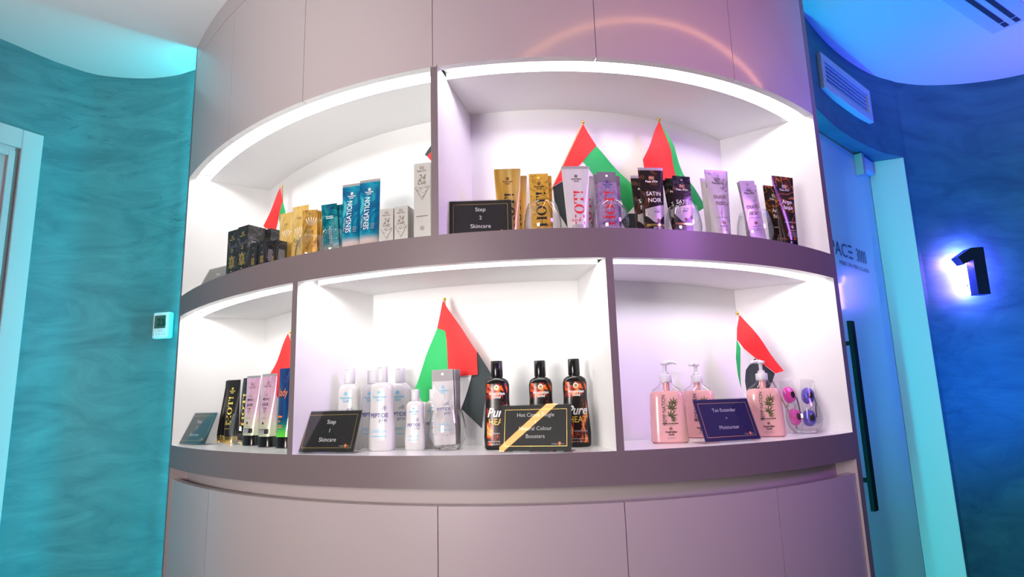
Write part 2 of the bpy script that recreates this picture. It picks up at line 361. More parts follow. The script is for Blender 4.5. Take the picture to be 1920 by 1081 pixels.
def hot(h, w_, x, y, rot=PI / 2):
    """serif HOT! in fat and thin strokes; reads upwards"""
    S = []
    def b(x0, y0, x1, y1): S.append(rect(x0, y0, x1, y1)[0])
    def H(o):
        for q in (0, .62): b(o + q + .08, 0, o + q + .28, 1); b(o + q, 0, o + q + .36, .05); b(o + q, .95, o + q + .36, 1)
        b(o + .28, .47, o + .70, .53); return .98
    def O(o):
        n = 24; vs = []
        for q in range(2):
            for i in range(n):
                a = 2 * PI * i / n
                vs.append((o + .45 + (.45 if q else .24) * math.cos(a), .5 + (.53 if q else .47) * math.sin(a)))
        S.append((vs, [(i, (i + 1) % n, n + (i + 1) % n, n + i) for i in range(n)])); return .9
    def T(o):
        b(o + .34, 0, o + .54, 1); b(o + .25, 0, o + .63, .05); b(o, .94, o + .88, 1); S.append(poly([(o, .94), (o, .68), (o + .05, .68), (o + .14, .94)])[0]); S.append(poly([(o + .88, .94), (o + .74, .94), (o + .83, .68), (o + .88, .68)])[0]); return .88
    p = 0; p += H(p) + .05; p += O(p) + .05; p += T(p) + .10
    S.append(poly([(p + .09, .3), (p + .17, .3), (p + .26, 1), (p, 1)])[0]); S.append(disc(p + .13, .1, .1)[0])
    L = p + .26; out = []
    for vs, fs in S:
        P = [((a / L - .5) * w_, (c - .5) * h) for a, c in vs]
        out.append(([(x + u * math.cos(rot) - v * math.sin(rot), y + u * math.sin(rot) + v * math.cos(rot)) for u, v in P], fs))
    return out
def hexes(x, y, r):
    out = []
    for a, c in ((0, 0), (.9, .5), (1.75, 0), (1.75, 1.0)):
        n = 6; vs = [(x + a * r * 1.0 + q * math.cos(PI / 6 + 2 * PI * i / n), y + c * r * 1.0 + q * math.sin(PI / 6 + 2 * PI * i / n)) for q in (r * .42, r * .58) for i in range(n)]
        out.append((vs, [(i, (i + 1) % n, n + (i + 1) % n, n + i) for i in range(n)]))
    return out

# ------------------------------------------------------------------ curved front of the cabinet
U_ = 1.32; C1, C2, C3, C4 = -0.07269845, 0.6227201, 0.03196835, 0.08549451
def fy(x):
    q = x / U_; return U_ * (1 + C1 * q + C2 * q * q + C3 * q ** 3 + C4 * q ** 4)
def inward(x):
    q = x / U_; s = C1 + 2 * C2 * q + 3 * C3 * q * q + 4 * C4 * q ** 3; l = math.hypot(s, 1); return (-s / l, 1 / l)
def fp(x, d=0):
    n = inward(x); return (x + n[0] * d, fy(x) + n[1] * d)
XA, XB = -1.112, .896
def arc(x0, x1, d, n): return [fp(x0 + (x1 - x0) * i / n, d) for i in range(n + 1)]
def slab(mb, x0, x1, d0, d1, z0, z1, key, front=None, bottom=None, top=None, n=None, back=None):
    n = n or max(2, int(abs(x1 - x0) / .025))
    a = arc(x0, x1, d0, n); b = arc(x0, x1, d1, n); vs = []
    for i in range(n + 1): vs += [(*a[i], z0), (*a[i], z1), (*b[i], z0), (*b[i], z1)]
    F_, Bk, Bt, Tp = [], [], [], []
    for i in range(n):
        o = 4 * i; q = o + 4
        F_.append((o, q, q + 1, o + 1)); Bk.append((o + 2, o + 3, q + 3, q + 2)); Bt.append((o, o + 2, q + 2, q)); Tp.append((o + 1, q + 1, q + 3, o + 3))
    E_ = [(0, 1, 3, 2), (4 * n, 4 * n + 2, 4 * n + 3, 4 * n + 1)]
    off = len(mb.v); mb.v += vs
    for fs, k, sm in ((F_, front or key, True), (Bk, back or key, True), (Bt, bottom or key, False), (Tp, top or key, False), (E_, key, False)):
        for f in fs: mb.f.append([off + i for i in f]); mb.m.append(mb.k(k)); mb.sm.append(sm)

cab = thing('display_cabinet', 'tall curved mauve-grey cabinet with five white backlit display niches', 'cabinet', (0, 0, 0))
def part(mb, name, parent=cab, bevel=0):
    return mb.build(name, parent, bevel)
DB = .268      # niche depth
# niches: (x0, x1, floor, ceiling)
niches = [(XA, -.180, ZU, Z5), (-.163, XB, ZU, Z5), (XA, -.551, ZL, Z3), (-.535, .210, ZL, Z3), (.227, XB, ZL, Z3)]
# shelves with dark front edge
mb = MB(); slab(mb, XA, XB, 0, DB + .01, ZU - .02, ZU, 'interior_white', front='cabinet_frame', n=80)
slab(mb, XA, XB, 0, .02, Z3, ZU - .02, 'interior_white', front='cabinet_frame', n=80); part(mb, 'upper_shelf')
mb = MB(); slab(mb, XA, XB, 0, DB + .01, ZL - .02, ZL, 'interior_white', front='cabinet_frame', n=80)
slab(mb, XA, XB, 0, .06, ZB, ZL - .02, 'cabinet_frame', n=80); part(mb, 'lower_shelf')
for x0, x1, zf, zc in niches:
    mb = MB(); slab(mb, x0, x1, .065, DB, zc, zc + .018, 'interior_matt'); part(mb, 'niche_ceiling')
    mb = MB(); slab(mb, x0, x1, .02, .065, zc + .016, zc + .024, 'interior_matt'); part(mb, 'light_channel')
    mb = MB(); slab(mb, x0 + .02, x1 - .02, .026, .036, zc + .0095, zc + .0155, 'led_white'); part(mb, 'light_strip')
    mb = MB(); slab(mb, x0 - .008, x1 + .008, DB, DB + .012, zf - .01, zc + .01, 'interior_matt'); part(mb, 'back_panel')
def board(xl, xr, z0, z1, depth, name):
    m_ = (xl + xr) / 2; n = inward(m_); a = fp(xl); b = fp(xr); mb = MB()
    mb.prism([a, b, (b[0] + n[0] * depth, b[1] + n[1] * depth), (a[0] + n[0] * depth, a[1] + n[1] * depth)], z0, z1, 'interior_matt', {0: 'cabinet_frame'}); part(mb, name)
board(-.180, -.163, ZU, Z5 + .004, DB, 'divider'); board(-.551, -.535, ZL, Z3, DB, 'divider'); board(.210, .227, ZL, Z3, DB, 'divider')
def endp(inner, outer, dr, name, side):
    mb = MB(); a, b = inner, outer
    pl = [b, a, (a[0] + dr[0] * .42, a[1] + dr[1] * .42), (b[0] + dr[0] * .42, b[1] + dr[1] * .42)]
    k = {0: 'cabinet_frame', 1: 'interior_matt', 3: 'cabinet_frame'}
    if side > 0: pl = [a, b, pl[3], pl[2]]; k = {0: 'cabinet_frame', 3: 'interior_matt', 1: 'cabinet_frame'}
    mb.prism(pl, ZB, ZC, 'cabinet_frame', k); mb.prism(pl, 0, ZB, 'cabinet_frame', {q: ('recess_panel' if v == 'interior_matt' else v) for q, v in k.items()}); part(mb, name)
endp((-1.112, 2.016), (-1.129, 2.038), (.82, .57), 'end_panel', -1)
endp((.896, 1.671), (.92, 1.694), (-.80, .60), 'end_panel', 1)
# upper panels
sx = [XA, -.842, -.539, -.1745, .217, .589, XB]
for a, b in zip(sx[:-1], sx[1:]):
    mb = MB(); slab(mb, a + .0008, b - .0008, 0, .02, Z5, 2.672, 'cabinet_panel', bottom='interior_matt', back='black_satin', n=max(8, int((b - a) / .012))); part(mb, 'upper_panel')
mb = MB(); slab(mb, XA, XB, .0005, .02, 2.675, ZC, 'cabinet_panel', n=80); part(mb, 'top_filler')
mb = MB(); slab(mb, XA, XB, .022, .04, Z5 + .03, ZC, 'black_satin', n=40); part(mb, 'carcass_back')
# lower doors and the finger recess above them
dx = [XA + .0022, -.851, -.546, -.173, .222, .595, XB - .0022]
for i, (a, b) in enumerate(zip(dx[:-1], dx[1:])):
    if i == 1: continue
    if i == 2: a = -.851
    g0 = .0009; mb = MB(); slab(mb, a + g0, b - g0, .006, .026, .06, 1.229, 'cabinet_panel', n=max(8, int((b - a) / .012))); part(mb, 'cabinet_door')
mb = MB(); slab(mb, XA, XB, .050, .066, 1.10, ZB, 'recess_panel', n=80); part(mb, 'finger_recess')
mb = MB(); slab(mb, XA, XB, .03, .05, 0, 1.20, 'seal_brown', n=40); part(mb, 'carcass_front')
mb = MB(); slab(mb, XA, XB, .045, .065, 0, .06, 'cabinet_frame', n=40); part(mb, 'plinth')
# coloured light lines on the outer sides of the cabinet
def sideled(p, dr, nrm, key, top=ZC - .01):
    mb = MB(); q = (p[0] + dr[0] * .012, p[1] + dr[1] * .012)
    mb.prism([p, q, (q[0] + nrm[0] * .004, q[1] + nrm[1] * .004), (p[0] + nrm[0] * .004, p[1] + nrm[1] * .004)], .05, top, key); o = part(mb, 'side_light_strip'); o['label'] = 'cyan light line behind the cabinet edge'
sideled((-1.129 + .82 * .05, 2.038 + .57 * .05), (.82, .57), (-.57, .82), 'led_cyan')
sideled((.92 - .80 * .10, 1.694 + .60 * .10), (-.80, .60), (.60, .80), 'led_teal', 2.42)

# ------------------------------------------------------------------ room
def cat(pts, n=6):
    out = []; P = [Vector(p) for p in pts]
    for i in range(len(P) - 1):
        p0 = P[max(i - 1, 0)]; p1 = P[i]; p2 = P[i + 1]; p3 = P[min(i + 2, len(P) - 1)]
        for j in range(n):
            t = j / n; out.append(.5 * ((2 * p1) + (-p0 + p2) * t + (2 * p0 - 5 * p1 + 4 * p2 - p3) * t * t + (-p0 + 3 * p1 - 3 * p2 + p3) * t ** 3))
    return [tuple(p) for p in out] + [tuple(P[-1])]
def wall(name, pts, z0, z1, key, th=.08, side=1):
    n = len(pts); mb = MB(); b = []
    for i, p in enumerate(pts):
        a = Vector(pts[max(i - 1, 0)]); c = Vector(pts[min(i + 1, n - 1)]); d = (c - a).normalized(); b.append((p[0] - d.y * th * side, p[1] + d.x * th * side))
    nz = 1
    vs = [(*p, z) for z in (z0, z1) for p in pts] + [(*p, z) for z in (z0, z1) for p in b]
    F_ = []
    for i in range(n - 1):
        F_ += [(i, i + 1, n + i + 1, n + i), (2 * n + i + 1, 2 * n + i, 3 * n + i, 3 * n + i + 1), (i + 1, i, 2 * n + i, 2 * n + i + 1), (n + i, n + i + 1, 3 * n + i + 1, 3 * n + i)]
    F_ += [(0, n, 3 * n, 2 * n), (n - 1, 3 * n - 1, 4 * n - 1, 2 * n - 1)]
    mb.add(vs, F_, key, True); o = mb.build(name); fix_normals(o)
    o.data.set_sharp_from_angle(angle=R(40)); return struct(o)
LW = cat([(-2.75, -.3), (-2.3, .93), (-1.90, 1.70), (-1.77, 1.941), (-1.716, 2.05), (-1.672, 2.12), (-1.596, 2.197), (-1.448, 2.232), (-1.313, 2.219), (-1.227, 2.188), (-1.13, 2.148), (-1.03, 2.125)])
wall('wall_left', LW, 0, ZC, 'plaster_teal')
RWp = [(1.02, 1.905), (1.102, 1.999), (1.237, 2.137), (1.394, 2.272), (1.544, 2.378), (1.664, 2.436)]
RW2 = [(1.664, 2.436), (1.70, 2.452), (1.833, 2.483), (2.026, 2.478), (2.216, 2.413), (2.45, 2.24), (2.68, 1.9), (2.8, 1.4), (2.85, .6)]
full = cat(RWp + RW2[1:])
ci = min(range(len(full)), key=lambda i: abs(full[i][0] - 1.664) + abs(full[i][1] - 2.436))
ZS = 2.398
wall('wall_right', full[ci:], 0, ZC, 'plaster_navy')
mb = MB(); hp = full[:ci + 1]; pl = hp + [(1.544, 2.489), (1.02, 2.013)]
n = len(pl); mb.prism(pl, ZS, ZC, 'plaster_navy'); o = mb.build('wall_header'); fix_normals(o); struct(o)
mb = MB(); mb.prism([(1.664, 2.436), (1.70, 2.50), (1.58, 2.55), (1.544, 2.489)], 0, ZS, 'jamb_paint'); o = mb.build('trim_1', bevel=.002); fix_normals(o); struct(o)
mb = MB(); mb.box((0, 0, -.03), (7, 6.6, .06), 'floor_tile'); struct(mb.build('floor'))
mb = MB(); mb.box((0, 0, ZC + .03), (7, 6.6, .06), 'ceiling_paint'); struct(mb.build('ceiling'))

# right door
DA = Vector((1.544, 2.489)); Dt = Vector((-.74004, -.67256)); Dn = Vector((.67256, -.74004))
def dpt(s, off, z): p = DA + Dt * s + Dn * off; return (p.x, p.y, z)
d2 = bpy.data.objects.new('door_2', None); COL.objects.link(d2); d2['kind'] = 'structure'
mb = MB(); a = DA + Dt * .004; b = DA + Dt * .95; th = -.045
mb.prism([tuple(b), tuple(a), tuple(a + Dn * th), tuple(b + Dn * th)], .008, ZS - .006, 'door_paint')
dm = lambda x, z: dpt(.186 - x, .0008, z)     # x measured leftwards from right end of lettering
big = text('SPAC', .074, -.199, 1.45 + .478, 'R', sx=1.18, bold=.006)
mb.decal(big, 'door_ink', dm)
for k in range(3): mb.decal(rect(-.188, 1.45 + .478 + k * .0225, -.146, 1.45 + .486 + k * .0225), 'door_ink', dm)
mb.decal(text('3000', .074, 0, 1.45 + .478, 'R', sx=.72, bold=.006), 'door_ink', dm)
mb.decal(text('HYBRID TAN + SKIN COLLAGEN', .023, .012, 1.45 + .444, 'R', sx=.9, bold=.004), 'door_ink', dm)
o = mb.build('door_leaf', d2); fix_normals(o)
mb = MB(); p0 = Vector((1.155, 2.080))
rz = math.atan2(Dt.y, Dt.x); mb.box((p0.x, p0.y, 1.45 - .085), (.034, .014, .62), 'handle_black', rz)
for z in (1.15, 1.60):
    q = p0 - Dn * .03; mb.box((q.x, q.y, z), (.014, .05, .014), 'handle_black', rz)
o = mb.build('door_handle', d2, .0015); o['label'] = 'long black vertical pull handle'
mb = MB(); q = DA + Dt * .085 + Dn * .012
mb.box((q.x, q.y, ZS - .035), (.15, .022, .055), 'vent_paint', rz); q = DA + Dt * .15 + Dn * .014; mb.box((q.x, q.y, ZS - .05), (.028, .03, .09), 'silver_dull', rz)
o = mb.build('door_closer', d2, .002)

# left door with white architrave
LA = Vector((-1.697, 2.081)); Le = Vector((-.47, -.883)); Ln = Vector((.883, -.47))
def lq(mb, s0, s1, o0, o1, z0, z1, key):
    a = LA + Le * s0; b = LA + Le * s1
    mb.prism([tuple(b + Ln * o1), tuple(a + Ln * o1), tuple(a + Ln * o0), tuple(b + Ln * o0)], z0, z1, key)
d1 = bpy.data.objects.new('door_1', None); COL.objects.link(d1); d1['kind'] = 'structure'
ZD = 2.439; RV = -.012
mb = MB(); lq(mb, 0, .064, RV - .03, .016, 0, ZD, 'white_paint'); lq(mb, .064, 1.10, RV - .03, .016, ZD - .072, ZD, 'white_paint'); lq(mb, 1.036, 1.10, RV - .03, .016, 0, ZD, 'white_paint'); mb.build('architrave', d1, .003)
mb = MB(); lq(mb, .064, .078, RV - .03, .006, 0, ZD - .072, 'seal_brown'); lq(mb, .078, 1.02, RV - .03, .006, ZD - .086, ZD - .072, 'white_paint'); mb.build('door_seal', d1)
mb = MB(); lq(mb, .078, .098, RV - .03, .013, 0, ZD - .086, 'white_paint'); lq(mb, .098, 1.02, RV - .03, .013, ZD - .108, ZD - .086, 'white_paint'); mb.build('door_frame', d1, .002)
mb = MB(); lq(mb, .098, 1.02, RV - .03, .004, .01, ZD - .108, 'leaf_grey'); mb.build('door_leaf', d1)

# thermostat
th_ = thing('thermostat', 'small white wall thermostat with a screen reading 23 on the teal wall', 'thermostat', (-1.258, 2.191, 1.45 + .251), -16)
mb = MB(); mb.box((0, -.013, .044), (.070, .026, .094), 'plastic_white'); mb.decal(greek(0, .023, .022, 1, .004, .003), 'ink_lightgrey', lambda x, z: (x, -.0264, z)); mb.build('housing', th_, .006)
mb = MB(); mb.box((0, -.0265, .056), (.048, .002, .046), 'lcd'); mb.decal(text('23', .036, .004, .0425, bold=.01), 'lcd_ink', lambda x, z: (x, -.0279, z)); mb.decal(text('.5', .016, .0225, .0425, bold=.01), 'lcd_ink', lambda x, z: (x, -.0279, z)); mb.build('screen', th_)
for x in (-.024, -.012, 0, .012, .024):
    mb = MB(); mb.box((x, -.0265, .012), (.006, .002, .0035 if abs(x) < .02 else .010), 'ink_lightgrey' if abs(x) < .02 else 'cap_white'); mb.build('button', th_, .0008)

# backlit number
pts = [(1.798, 1.955), (1.856, 1.991), (1.906, 1.993), (1.904, 1.801), (1.856, 1.801), (1.857, 1.942), (1.817, 1.924)]
nm = thing('number_sign', 'black raised numeral 1 glowing violet-white against the blue wall', 'sign', (1.86, 2.42, 1.80))
mb = MB(); n = len(pts); vs = [(p[0] - 1.86, -.02, p[1] - 1.80) for p in pts] + [(p[0] - 1.86, .022, p[1] - 1.80) for p in pts]
mb.add(vs, [list(range(n)), list(range(2 * n - 1, n - 1, -1))], 'black_satin'); mb.add(vs, [(i, n + i, n + (i + 1) % n, (i + 1) % n) for i in range(n)], 'ink_navy')  # navy sides: the blue light they catch is put into the colour
o = mb.build('numeral', nm); fix_normals(o)
cx = sum(p[0] for p in pts) / n; cz = sum(p[1] for p in pts) / n
mb = MB(); ins = [(cx + (p[0] - cx) * .9 - 1.86, cz + (p[1] - cz) * .94 - 1.80) for p in pts]
vs = [(p[0], .0225, p[1]) for p in ins] + [(p[0], .027, p[1]) for p in ins]
mb.add(vs, [list(range(n)), list(range(2 * n - 1, n - 1, -1))] + [(i, n + i, n + (i + 1) % n, (i + 1) % n) for i in range(n)], 'led_violet'); o = mb.build('backlight', nm); fix_normals(o)
mb = MB()
for x, z in ((.02, .05), (.02, .15)): mb = MB(); mb.tube([(x, .026, z), (x, .060, z)], .004, 'black_satin'); mb.build('standoff', nm)

# air vent on the curved wall
va = Vector((1.127, 2.025)); vb = Vector((1.482, 2.334)); vd = (vb - va).normalized(); L = (vb - va).length; rz = math.atan2(vd.y, vd.x)
ve = thing('air_vent', 'rectangular louvred air vent high on the blue curved wall', 'vent', (*((va + vb) / 2), 1.45 + 1.055), math.degrees(rz))
H = .140; t = .028; mb = MB()
for x, z, a, b in ((0, t / 2, L, t), (0, H - t / 2, L, t), (-L / 2 + t / 2, H / 2, t, H - 2 * t), (L / 2 - t / 2, H / 2, t, H - 2 * t)): mb.box((x, 0, z), (a, .026, b), 'vent_paint')
mb.build('frame', ve, .002)
mb = MB(); mb.box((0, .016, H / 2), (L - .03, .004, H - .03), 'vent_dark'); mb.build('backing', ve)
mb = MB()
for i in range(5):
    z = t + (H - 2 * t) * (i + .5) / 5; l = L / 2 - t
    vs = [(q * l, y, z + dz) for y, dz in ((-.009, .0028), (-.009, -.0022), (.000, -.0002), (.000, .0035)) for q in (-1, 1)]
    mb.add(vs, [(0, 2, 3, 1), (2, 4, 5, 3), (4, 6, 7, 5), (6, 0, 1, 7), (0, 6, 4, 2), (1, 3, 5, 7)], 'vent_paint')
mb.build('louvre_blades', ve)

# slot diffuser in the ceiling
da = Vector((1.838, 2.088)); db = Vector((1.888, 2.020)); dd = Vector((-.85, -.535)).normalized(); dp = Vector((dd.y, -dd.x)); rz = math.atan2(dd.y, dd.x)
df = thing('ceiling_diffuser', 'flat ceiling air diffuser with two dark slots above the blue wall', 'vent', (*da, ZC - .006), math.degrees(rz))
mb = MB(); sg = 1 if (db - da).dot(Vector((-dd.y, dd.x))) > 0 else -1
mb.box((.5, sg * .062, .004), (1.0, .135, .006), 'diffuser_paint'); mb.build('plate', df)
mb = MB()
for off in (.043, .078):
    mb.box((.012 + .024, sg * off, -.0005), (.034, .015, .003), 'vent_dark'); mb.box((.53, sg * off, -.0005), (.93, .015, .003), 'vent_dark')
mb.build('slot', df)

# warm linear light in the ceiling (its reflection draws the arc on the panels)
l2 = thing('linear_light', 'warm ceiling light line at the back of the room', 'lamp', (-2.19, -1.95, ZC - .012), math.degrees(math.atan2(.891, 1.103)))
mb = MB(); mb.box((0, 0, .004), (1.9, .10, .014), 'plastic_white'); mb.build('housing', l2)
mb = MB(); mb.box((0, 0, -.0045), (1.88, .075, .003), 'led_orange'); mb.build('diffuser', l2)
lt = thing('linear_light', 'long slim warm ceiling light line in front of the cabinet', 'lamp', (.85, .985, ZC - .012), math.degrees(math.atan2(1.02, 1.71)))
mb = MB(); mb.box((0, 0, .004), (2.0, .034, .014), 'plastic_white'); mb.build('housing', lt)
mb = MB(); mb.box((0, 0, -.0045), (1.98, .022, .003), 'led_orange'); mb.build('diffuser', lt)


# ------------------------------------------------------------------ products
def sup(a, b, n, N_=32):
    out = []
    for j in range(N_):
        t = 2 * PI * j / N_; c, s_ = math.cos(t), math.sin(t)
        out.append((a * math.copysign(abs(c) ** (2 / n), c), b * math.copysign(abs(s_) ** (2 / n), s_)))
    return out
def interp(tab, z):
    if z <= tab[0][0]: return tab[0][1:]
    for p, q in zip(tab[:-1], tab[1:]):
        if z <= q[0]:
            t = (z - p[0]) / (q[0] - p[0]); return tuple(a + (b - a) * t for a, b in zip(p[1:], q[1:]))
    return tab[-1][1:]
OFF = .0006
def surf_map(tab, n):
    def f(x, z):
        a, b = interp(tab, z)[:2]; q = min(1, abs(x) / a)
        return (x, -b * (1 - q ** n) ** (1 / n) - OFF, z)
    return f

def tube(label, body, cap, prints, loc, rz, W=.066, WB=.049, H=.19, D=.034, caph=.022, crimp=None, group=None, tilt=None, cap_inset=.001, capw=None):
    """squeeze tube standing on its cap; prints(mb, map, H, W) adds the printing"""
    t = thing('lotion_tube', label, 'tube', loc, rz, group)
    if tilt: t.rotation_euler = (R(tilt[0]), R(tilt[1]), R(rz))
    z0 = caph; zt = H - .007
    tab = [(z0, WB / 2, D / 2)]
    for i in range(1, 13):
        f = i / 12; tab.append((z0 + (zt - z0) * f, (WB + (W - WB) * f) / 2, max(.0013, D / 2 * (1 - f ** 1.25))))
    tab.append((H, W / 2, .0013))
    mb = MB()
    rings = [[(x, y, z) for x, y in sup(a, b, 2.1, 36)] for z, a, b in tab]
    mb.rings(rings, body, keyf=(lambda i: crimp if i == len(tab) - 2 else body) if crimp else None)
    prints(mb, surf_map(tab, 2.1), H, W); mb.build('tube_body', t)
    mb = MB(); cw = capw or (WB / 2 - cap_inset); cd = D / 2 - .0005
    mb.rings([[(x, y, z) for x, y in sup(cw * k, cd * k, 2.3, 36)] for k, z in ((.93, 0), (1, .0015), (1, caph - .0012), (.97, caph))], cap); mb.build('cap', t)
    return t
def bottle(label, body, cap, prints, loc, rz, H=.204, k=1, group=None):
    t = thing('lotion_bottle', label, 'bottle', loc, rz, group)
    prof = [(0, .029, .017), (.004, .0325, .0195), (.03, .0335, .020), (.06, .0318, .020), (.09, .0290, .0195), (.115, .0278, .019), (.135, .0285, .019), (.148, .0283, .0185), (.157, .0255, .017), (.162, .019, .0135), (.1645, .0125, .0115), (.168, .0115, .0115)]
    s = H / .204; tab = [(z * s, a * s * k, b * s) for z, a, b in prof]
    mb = MB(); mb.rings([[(x, y, z) for x, y in sup(a, b, 2.6, 36)] for z, a, b in tab], body); prints(mb, surf_map(tab, 2.6), s); mb.build('bottle_body', t)
    mb = MB(); mb.lathe([(.0138 * s, .1655 * s), (.0142 * s, .167 * s), (.0138 * s, .2025 * s), (.0128 * s, .204 * s)], cap); mb.add(*([(-.006 * s, -.0143 * s, .201 * s), (.006 * s, -.0143 * s, .201 * s), (.004 * s, -.0145 * s, .1985 * s), (-.004 * s, -.0145 * s, .1985 * s)], [(0, 3, 2, 1)]), 'ink_lightgrey' if cap == 'cap_white' else 'black_satin'); mb.build('cap', t)
    return t
def sachet(label, body, prints, loc, rz, W=.05, H=.158, tilt=(0, 0), group=None, edge=None, hole='ink_white'):
    t = thing('lotion_sachet', label, 'sachet', loc, rz, group); t.rotation_euler = (R(tilt[0]), R(tilt[1]), R(rz))
    nx, nz = 8, 18
    def th(x, z):
        u = max(0, 1 - (abs(x) / (W / 2 - .004)) ** 2); v = max(0, min(1, (z - .006) / .03)) * max(0, min(1, (H - .03 - z) / .03)); return .0004 + .0014 * u * v
    wob = lambda x, z: .0010 * math.sin(z * 40 + x * 30)
    vs = []; fs = []
    for sgn in (-1, 1):
        for j in range(nz + 1):
            for i in range(nx + 1):
                x = W * (i / nx - .5); z = H * j / nz; vs.append((x, wob(x, z) + sgn * th(x, z), z))
    q = (nx + 1) * (nz + 1); c = nx + 1; mb = MB()
    for j in range(nz):
        for i in range(nx):
            a = j * c + i; fs += [(a, a + 1, a + c + 1, a + c), (q + a + 1, q + a, q + a + c, q + a + c + 1)]
    for i in range(nx): fs += [(i + 1, i, q + i, q + i + 1), (nz * c + i, nz * c + i + 1, q + nz * c + i + 1, q + nz * c + i)]
    for j in range(nz): fs += [(j * c, j * c + c, q + j * c + c, q + j * c), (j * c + c + nx, j * c + nx, q + j * c + nx, q + j * c + c + nx)]
    mb.add(vs, fs, body, True)
    mp = lambda x, z: (x, wob(x, z) - th(x, z) - OFF, z)
    if edge:
        mb.decal(rect(-W / 2 + .0005, H - .027, W / 2 - .0005, H - .0005, 8, 3), edge, mp)
    mb.decal(disc(0, H - .011, .0032, 12), hole, lambda x, z: (x, wob(x, z) - th(x, z) - 2 * OFF, z))
    if prints: prints(mb, mp, H, W)
    mb.build('packet', t); return t
def glass(label, loc, s=1, rz=0, group='stemless glasses holding samples'):
    t = thing('drinking_glass', label, 'glass', loc, rz, group)
    out = [(.0285, 0), (.030, .002), (.036, .010), (.0425, .022), (.0455, .036), (.0450, .050), (.0425, .066), (.0385, .082), (.0355, .093)]
    mb = MB(); inn = [(r - .0011, z) for r, z in out[2:]][::-1]
    mb.lathe([(r * s, z * s) for r, z in out] + [((.0355 - .0005) * s, .0935 * s)] + [(r * s, z * s) for r, z in inn] + [(.028 * s, .0098 * s), (.01 * s, .009 * s)], 'clear_glass', 40, cap0=False, cap1=True); mb.build('bowl', t)
    mb = MB(); mb.lathe([(.0285 * s, .0004), (.0296 * s, .002 * s), (.0345 * s, .0085 * s), (.02 * s, .0078 * s), (.004 * s, .0075 * s)], 'thick_glass', 40); mb.build('glass_base', t)
    return t
def brandtext(mb, mp, z, key, s=.0062, two=('Australian', 'Gold'), x=0, disc_key=None, disc_r=.004):
    mb.decal(text(two[0], s, x, z, bold=.02), key, mp)
    if len(two) > 1: mb.decal(text(two[1], s, x, z - s * .95, bold=.02), key, mp)
    mb.decal(disc(x, z + s * 1.55, disc_r, 14, disc_r * .6), disc_key or key, mp); mb.decal(disc(x, z + s * 1.5, disc_r * .35, 10), disc_key or key, mp)
def po(mb, mp, z, key, s=.0068, x=0, box=None, two=True):
    w_ = s * .95; mb.decal(frame(x - w_, z + s * 1.05, x + w_, z + s * 2.35, s * .13), box or key, mp)
    mb.decal(text('PO', s * 1.0, x, z + s * 1.33, bold=.01), key, mp); mb.decal(text("Peau d'Or", s * 1.1, x, z, bold=.015), key, mp)

# ---- prints
def p_hot(key, brand, extra=None):
    def f(mb, mp, H, W):
        brandtext(mb, mp, H - .036, brand); mb.decal(hot(.0235, .088, .003, H * .42), key, mp)
        if extra: mb.decal(greek(0, .034, .036, 2, .004, .0012, 3), brand, mp); mb.decal(text('hybrid', .009, -.006, .045, shear=.4), key, mp)
    return f
def p_satin(mb, mp, H, W):
    po(mb, mp, H - .040, 'ink_white', .0072, box='ink_orange')
    mb.decal(text('SATIN', .0155, .001, H - .076, sx=.9), 'ink_white', mp); mb.decal(text('NOIR', .0160, .003, H - .0935, sx=.9), 'ink_white', mp)
    g = rect(-.0235, .052, .0262, .0845, 10, 8); mb.decal([([(x, z + (.006 * x / .025 if z > .07 else 0) + (-.010 * math.cos(x * 120) if z < .062 else 0)) for x, z in g[0][0]], g[0][1])], 'silver_dull', mp)
    up = lambda x, z: (lambda p: (p[0], p[1] - OFF, p[2]))(mp(x, z))
    mb.decal(text('SOFT LIKE', .0045, .004, .0755), 'ink_grey', up); mb.decal(text('SATIN', .005, .004, .0690, bold=.02), 'ink_black', up)
    mb.decal(disc(.006, .0485, .0042), 'ink_bronze', up); mb.decal(rect(-.0228, .034, .0228, .0395, 10, 1), 'gold_cap', mp)
    mb.decal(greek(.004, .030, .026, 2, .0028, .0012, 4), 'ink_lightgrey', mp)
def p_oudh(mb, mp, H, W):
    po(mb, mp, H - .038, 'ink_black', .0072)
    mb.decal(text('ouoh', .0205, .0, H - .079, sx=.85, bold=.012), 'ink_brown', mp); mb.decal(text('noir', .0205, .001, H - .0965, sx=.85, bold=.012), 'ink_brown', mp)
    mb.decal(text('PARABEN FREE', .0042, 0, .064, space=1.3), 'ink_black', mp); mb.decal(disc(.001, .051, .0046), 'ink_bronze', mp)
    mb.decal(greek(0, .041, .026, 1, .003, .0016, 5), 'ink_black', mp); mb.decal(greek(0, .036, .032, 3, .003, .0008, 6), 'ink_grey', mp)
def p_argan(mb, mp, H, W):
    po(mb, mp, H - .042, 'ink_white', .0074)
    mb.decal(text('Argan', .0165, .0, H - .080, sx=.85, bold=.012), 'ink_white', mp); mb.decal(text('fatale', .0165, 0, H - .0965, sx=.85, bold=.012), 'ink_white', mp)
    mb.decal(text('PARABEN FREE', .0045, 0, .070, space=1.3), 'ink_white', mp); mb.decal(disc(.001, .058, .0044), 'ink_lightgrey', mp)
    mb.decal(greek(0, .048, .030, 1, .003, .0014, 5), 'ink_lightgrey', mp); mb.decal(greek(0, .043, .034, 5, .0032, .0009, 6), 'ink_lightgrey', mp)
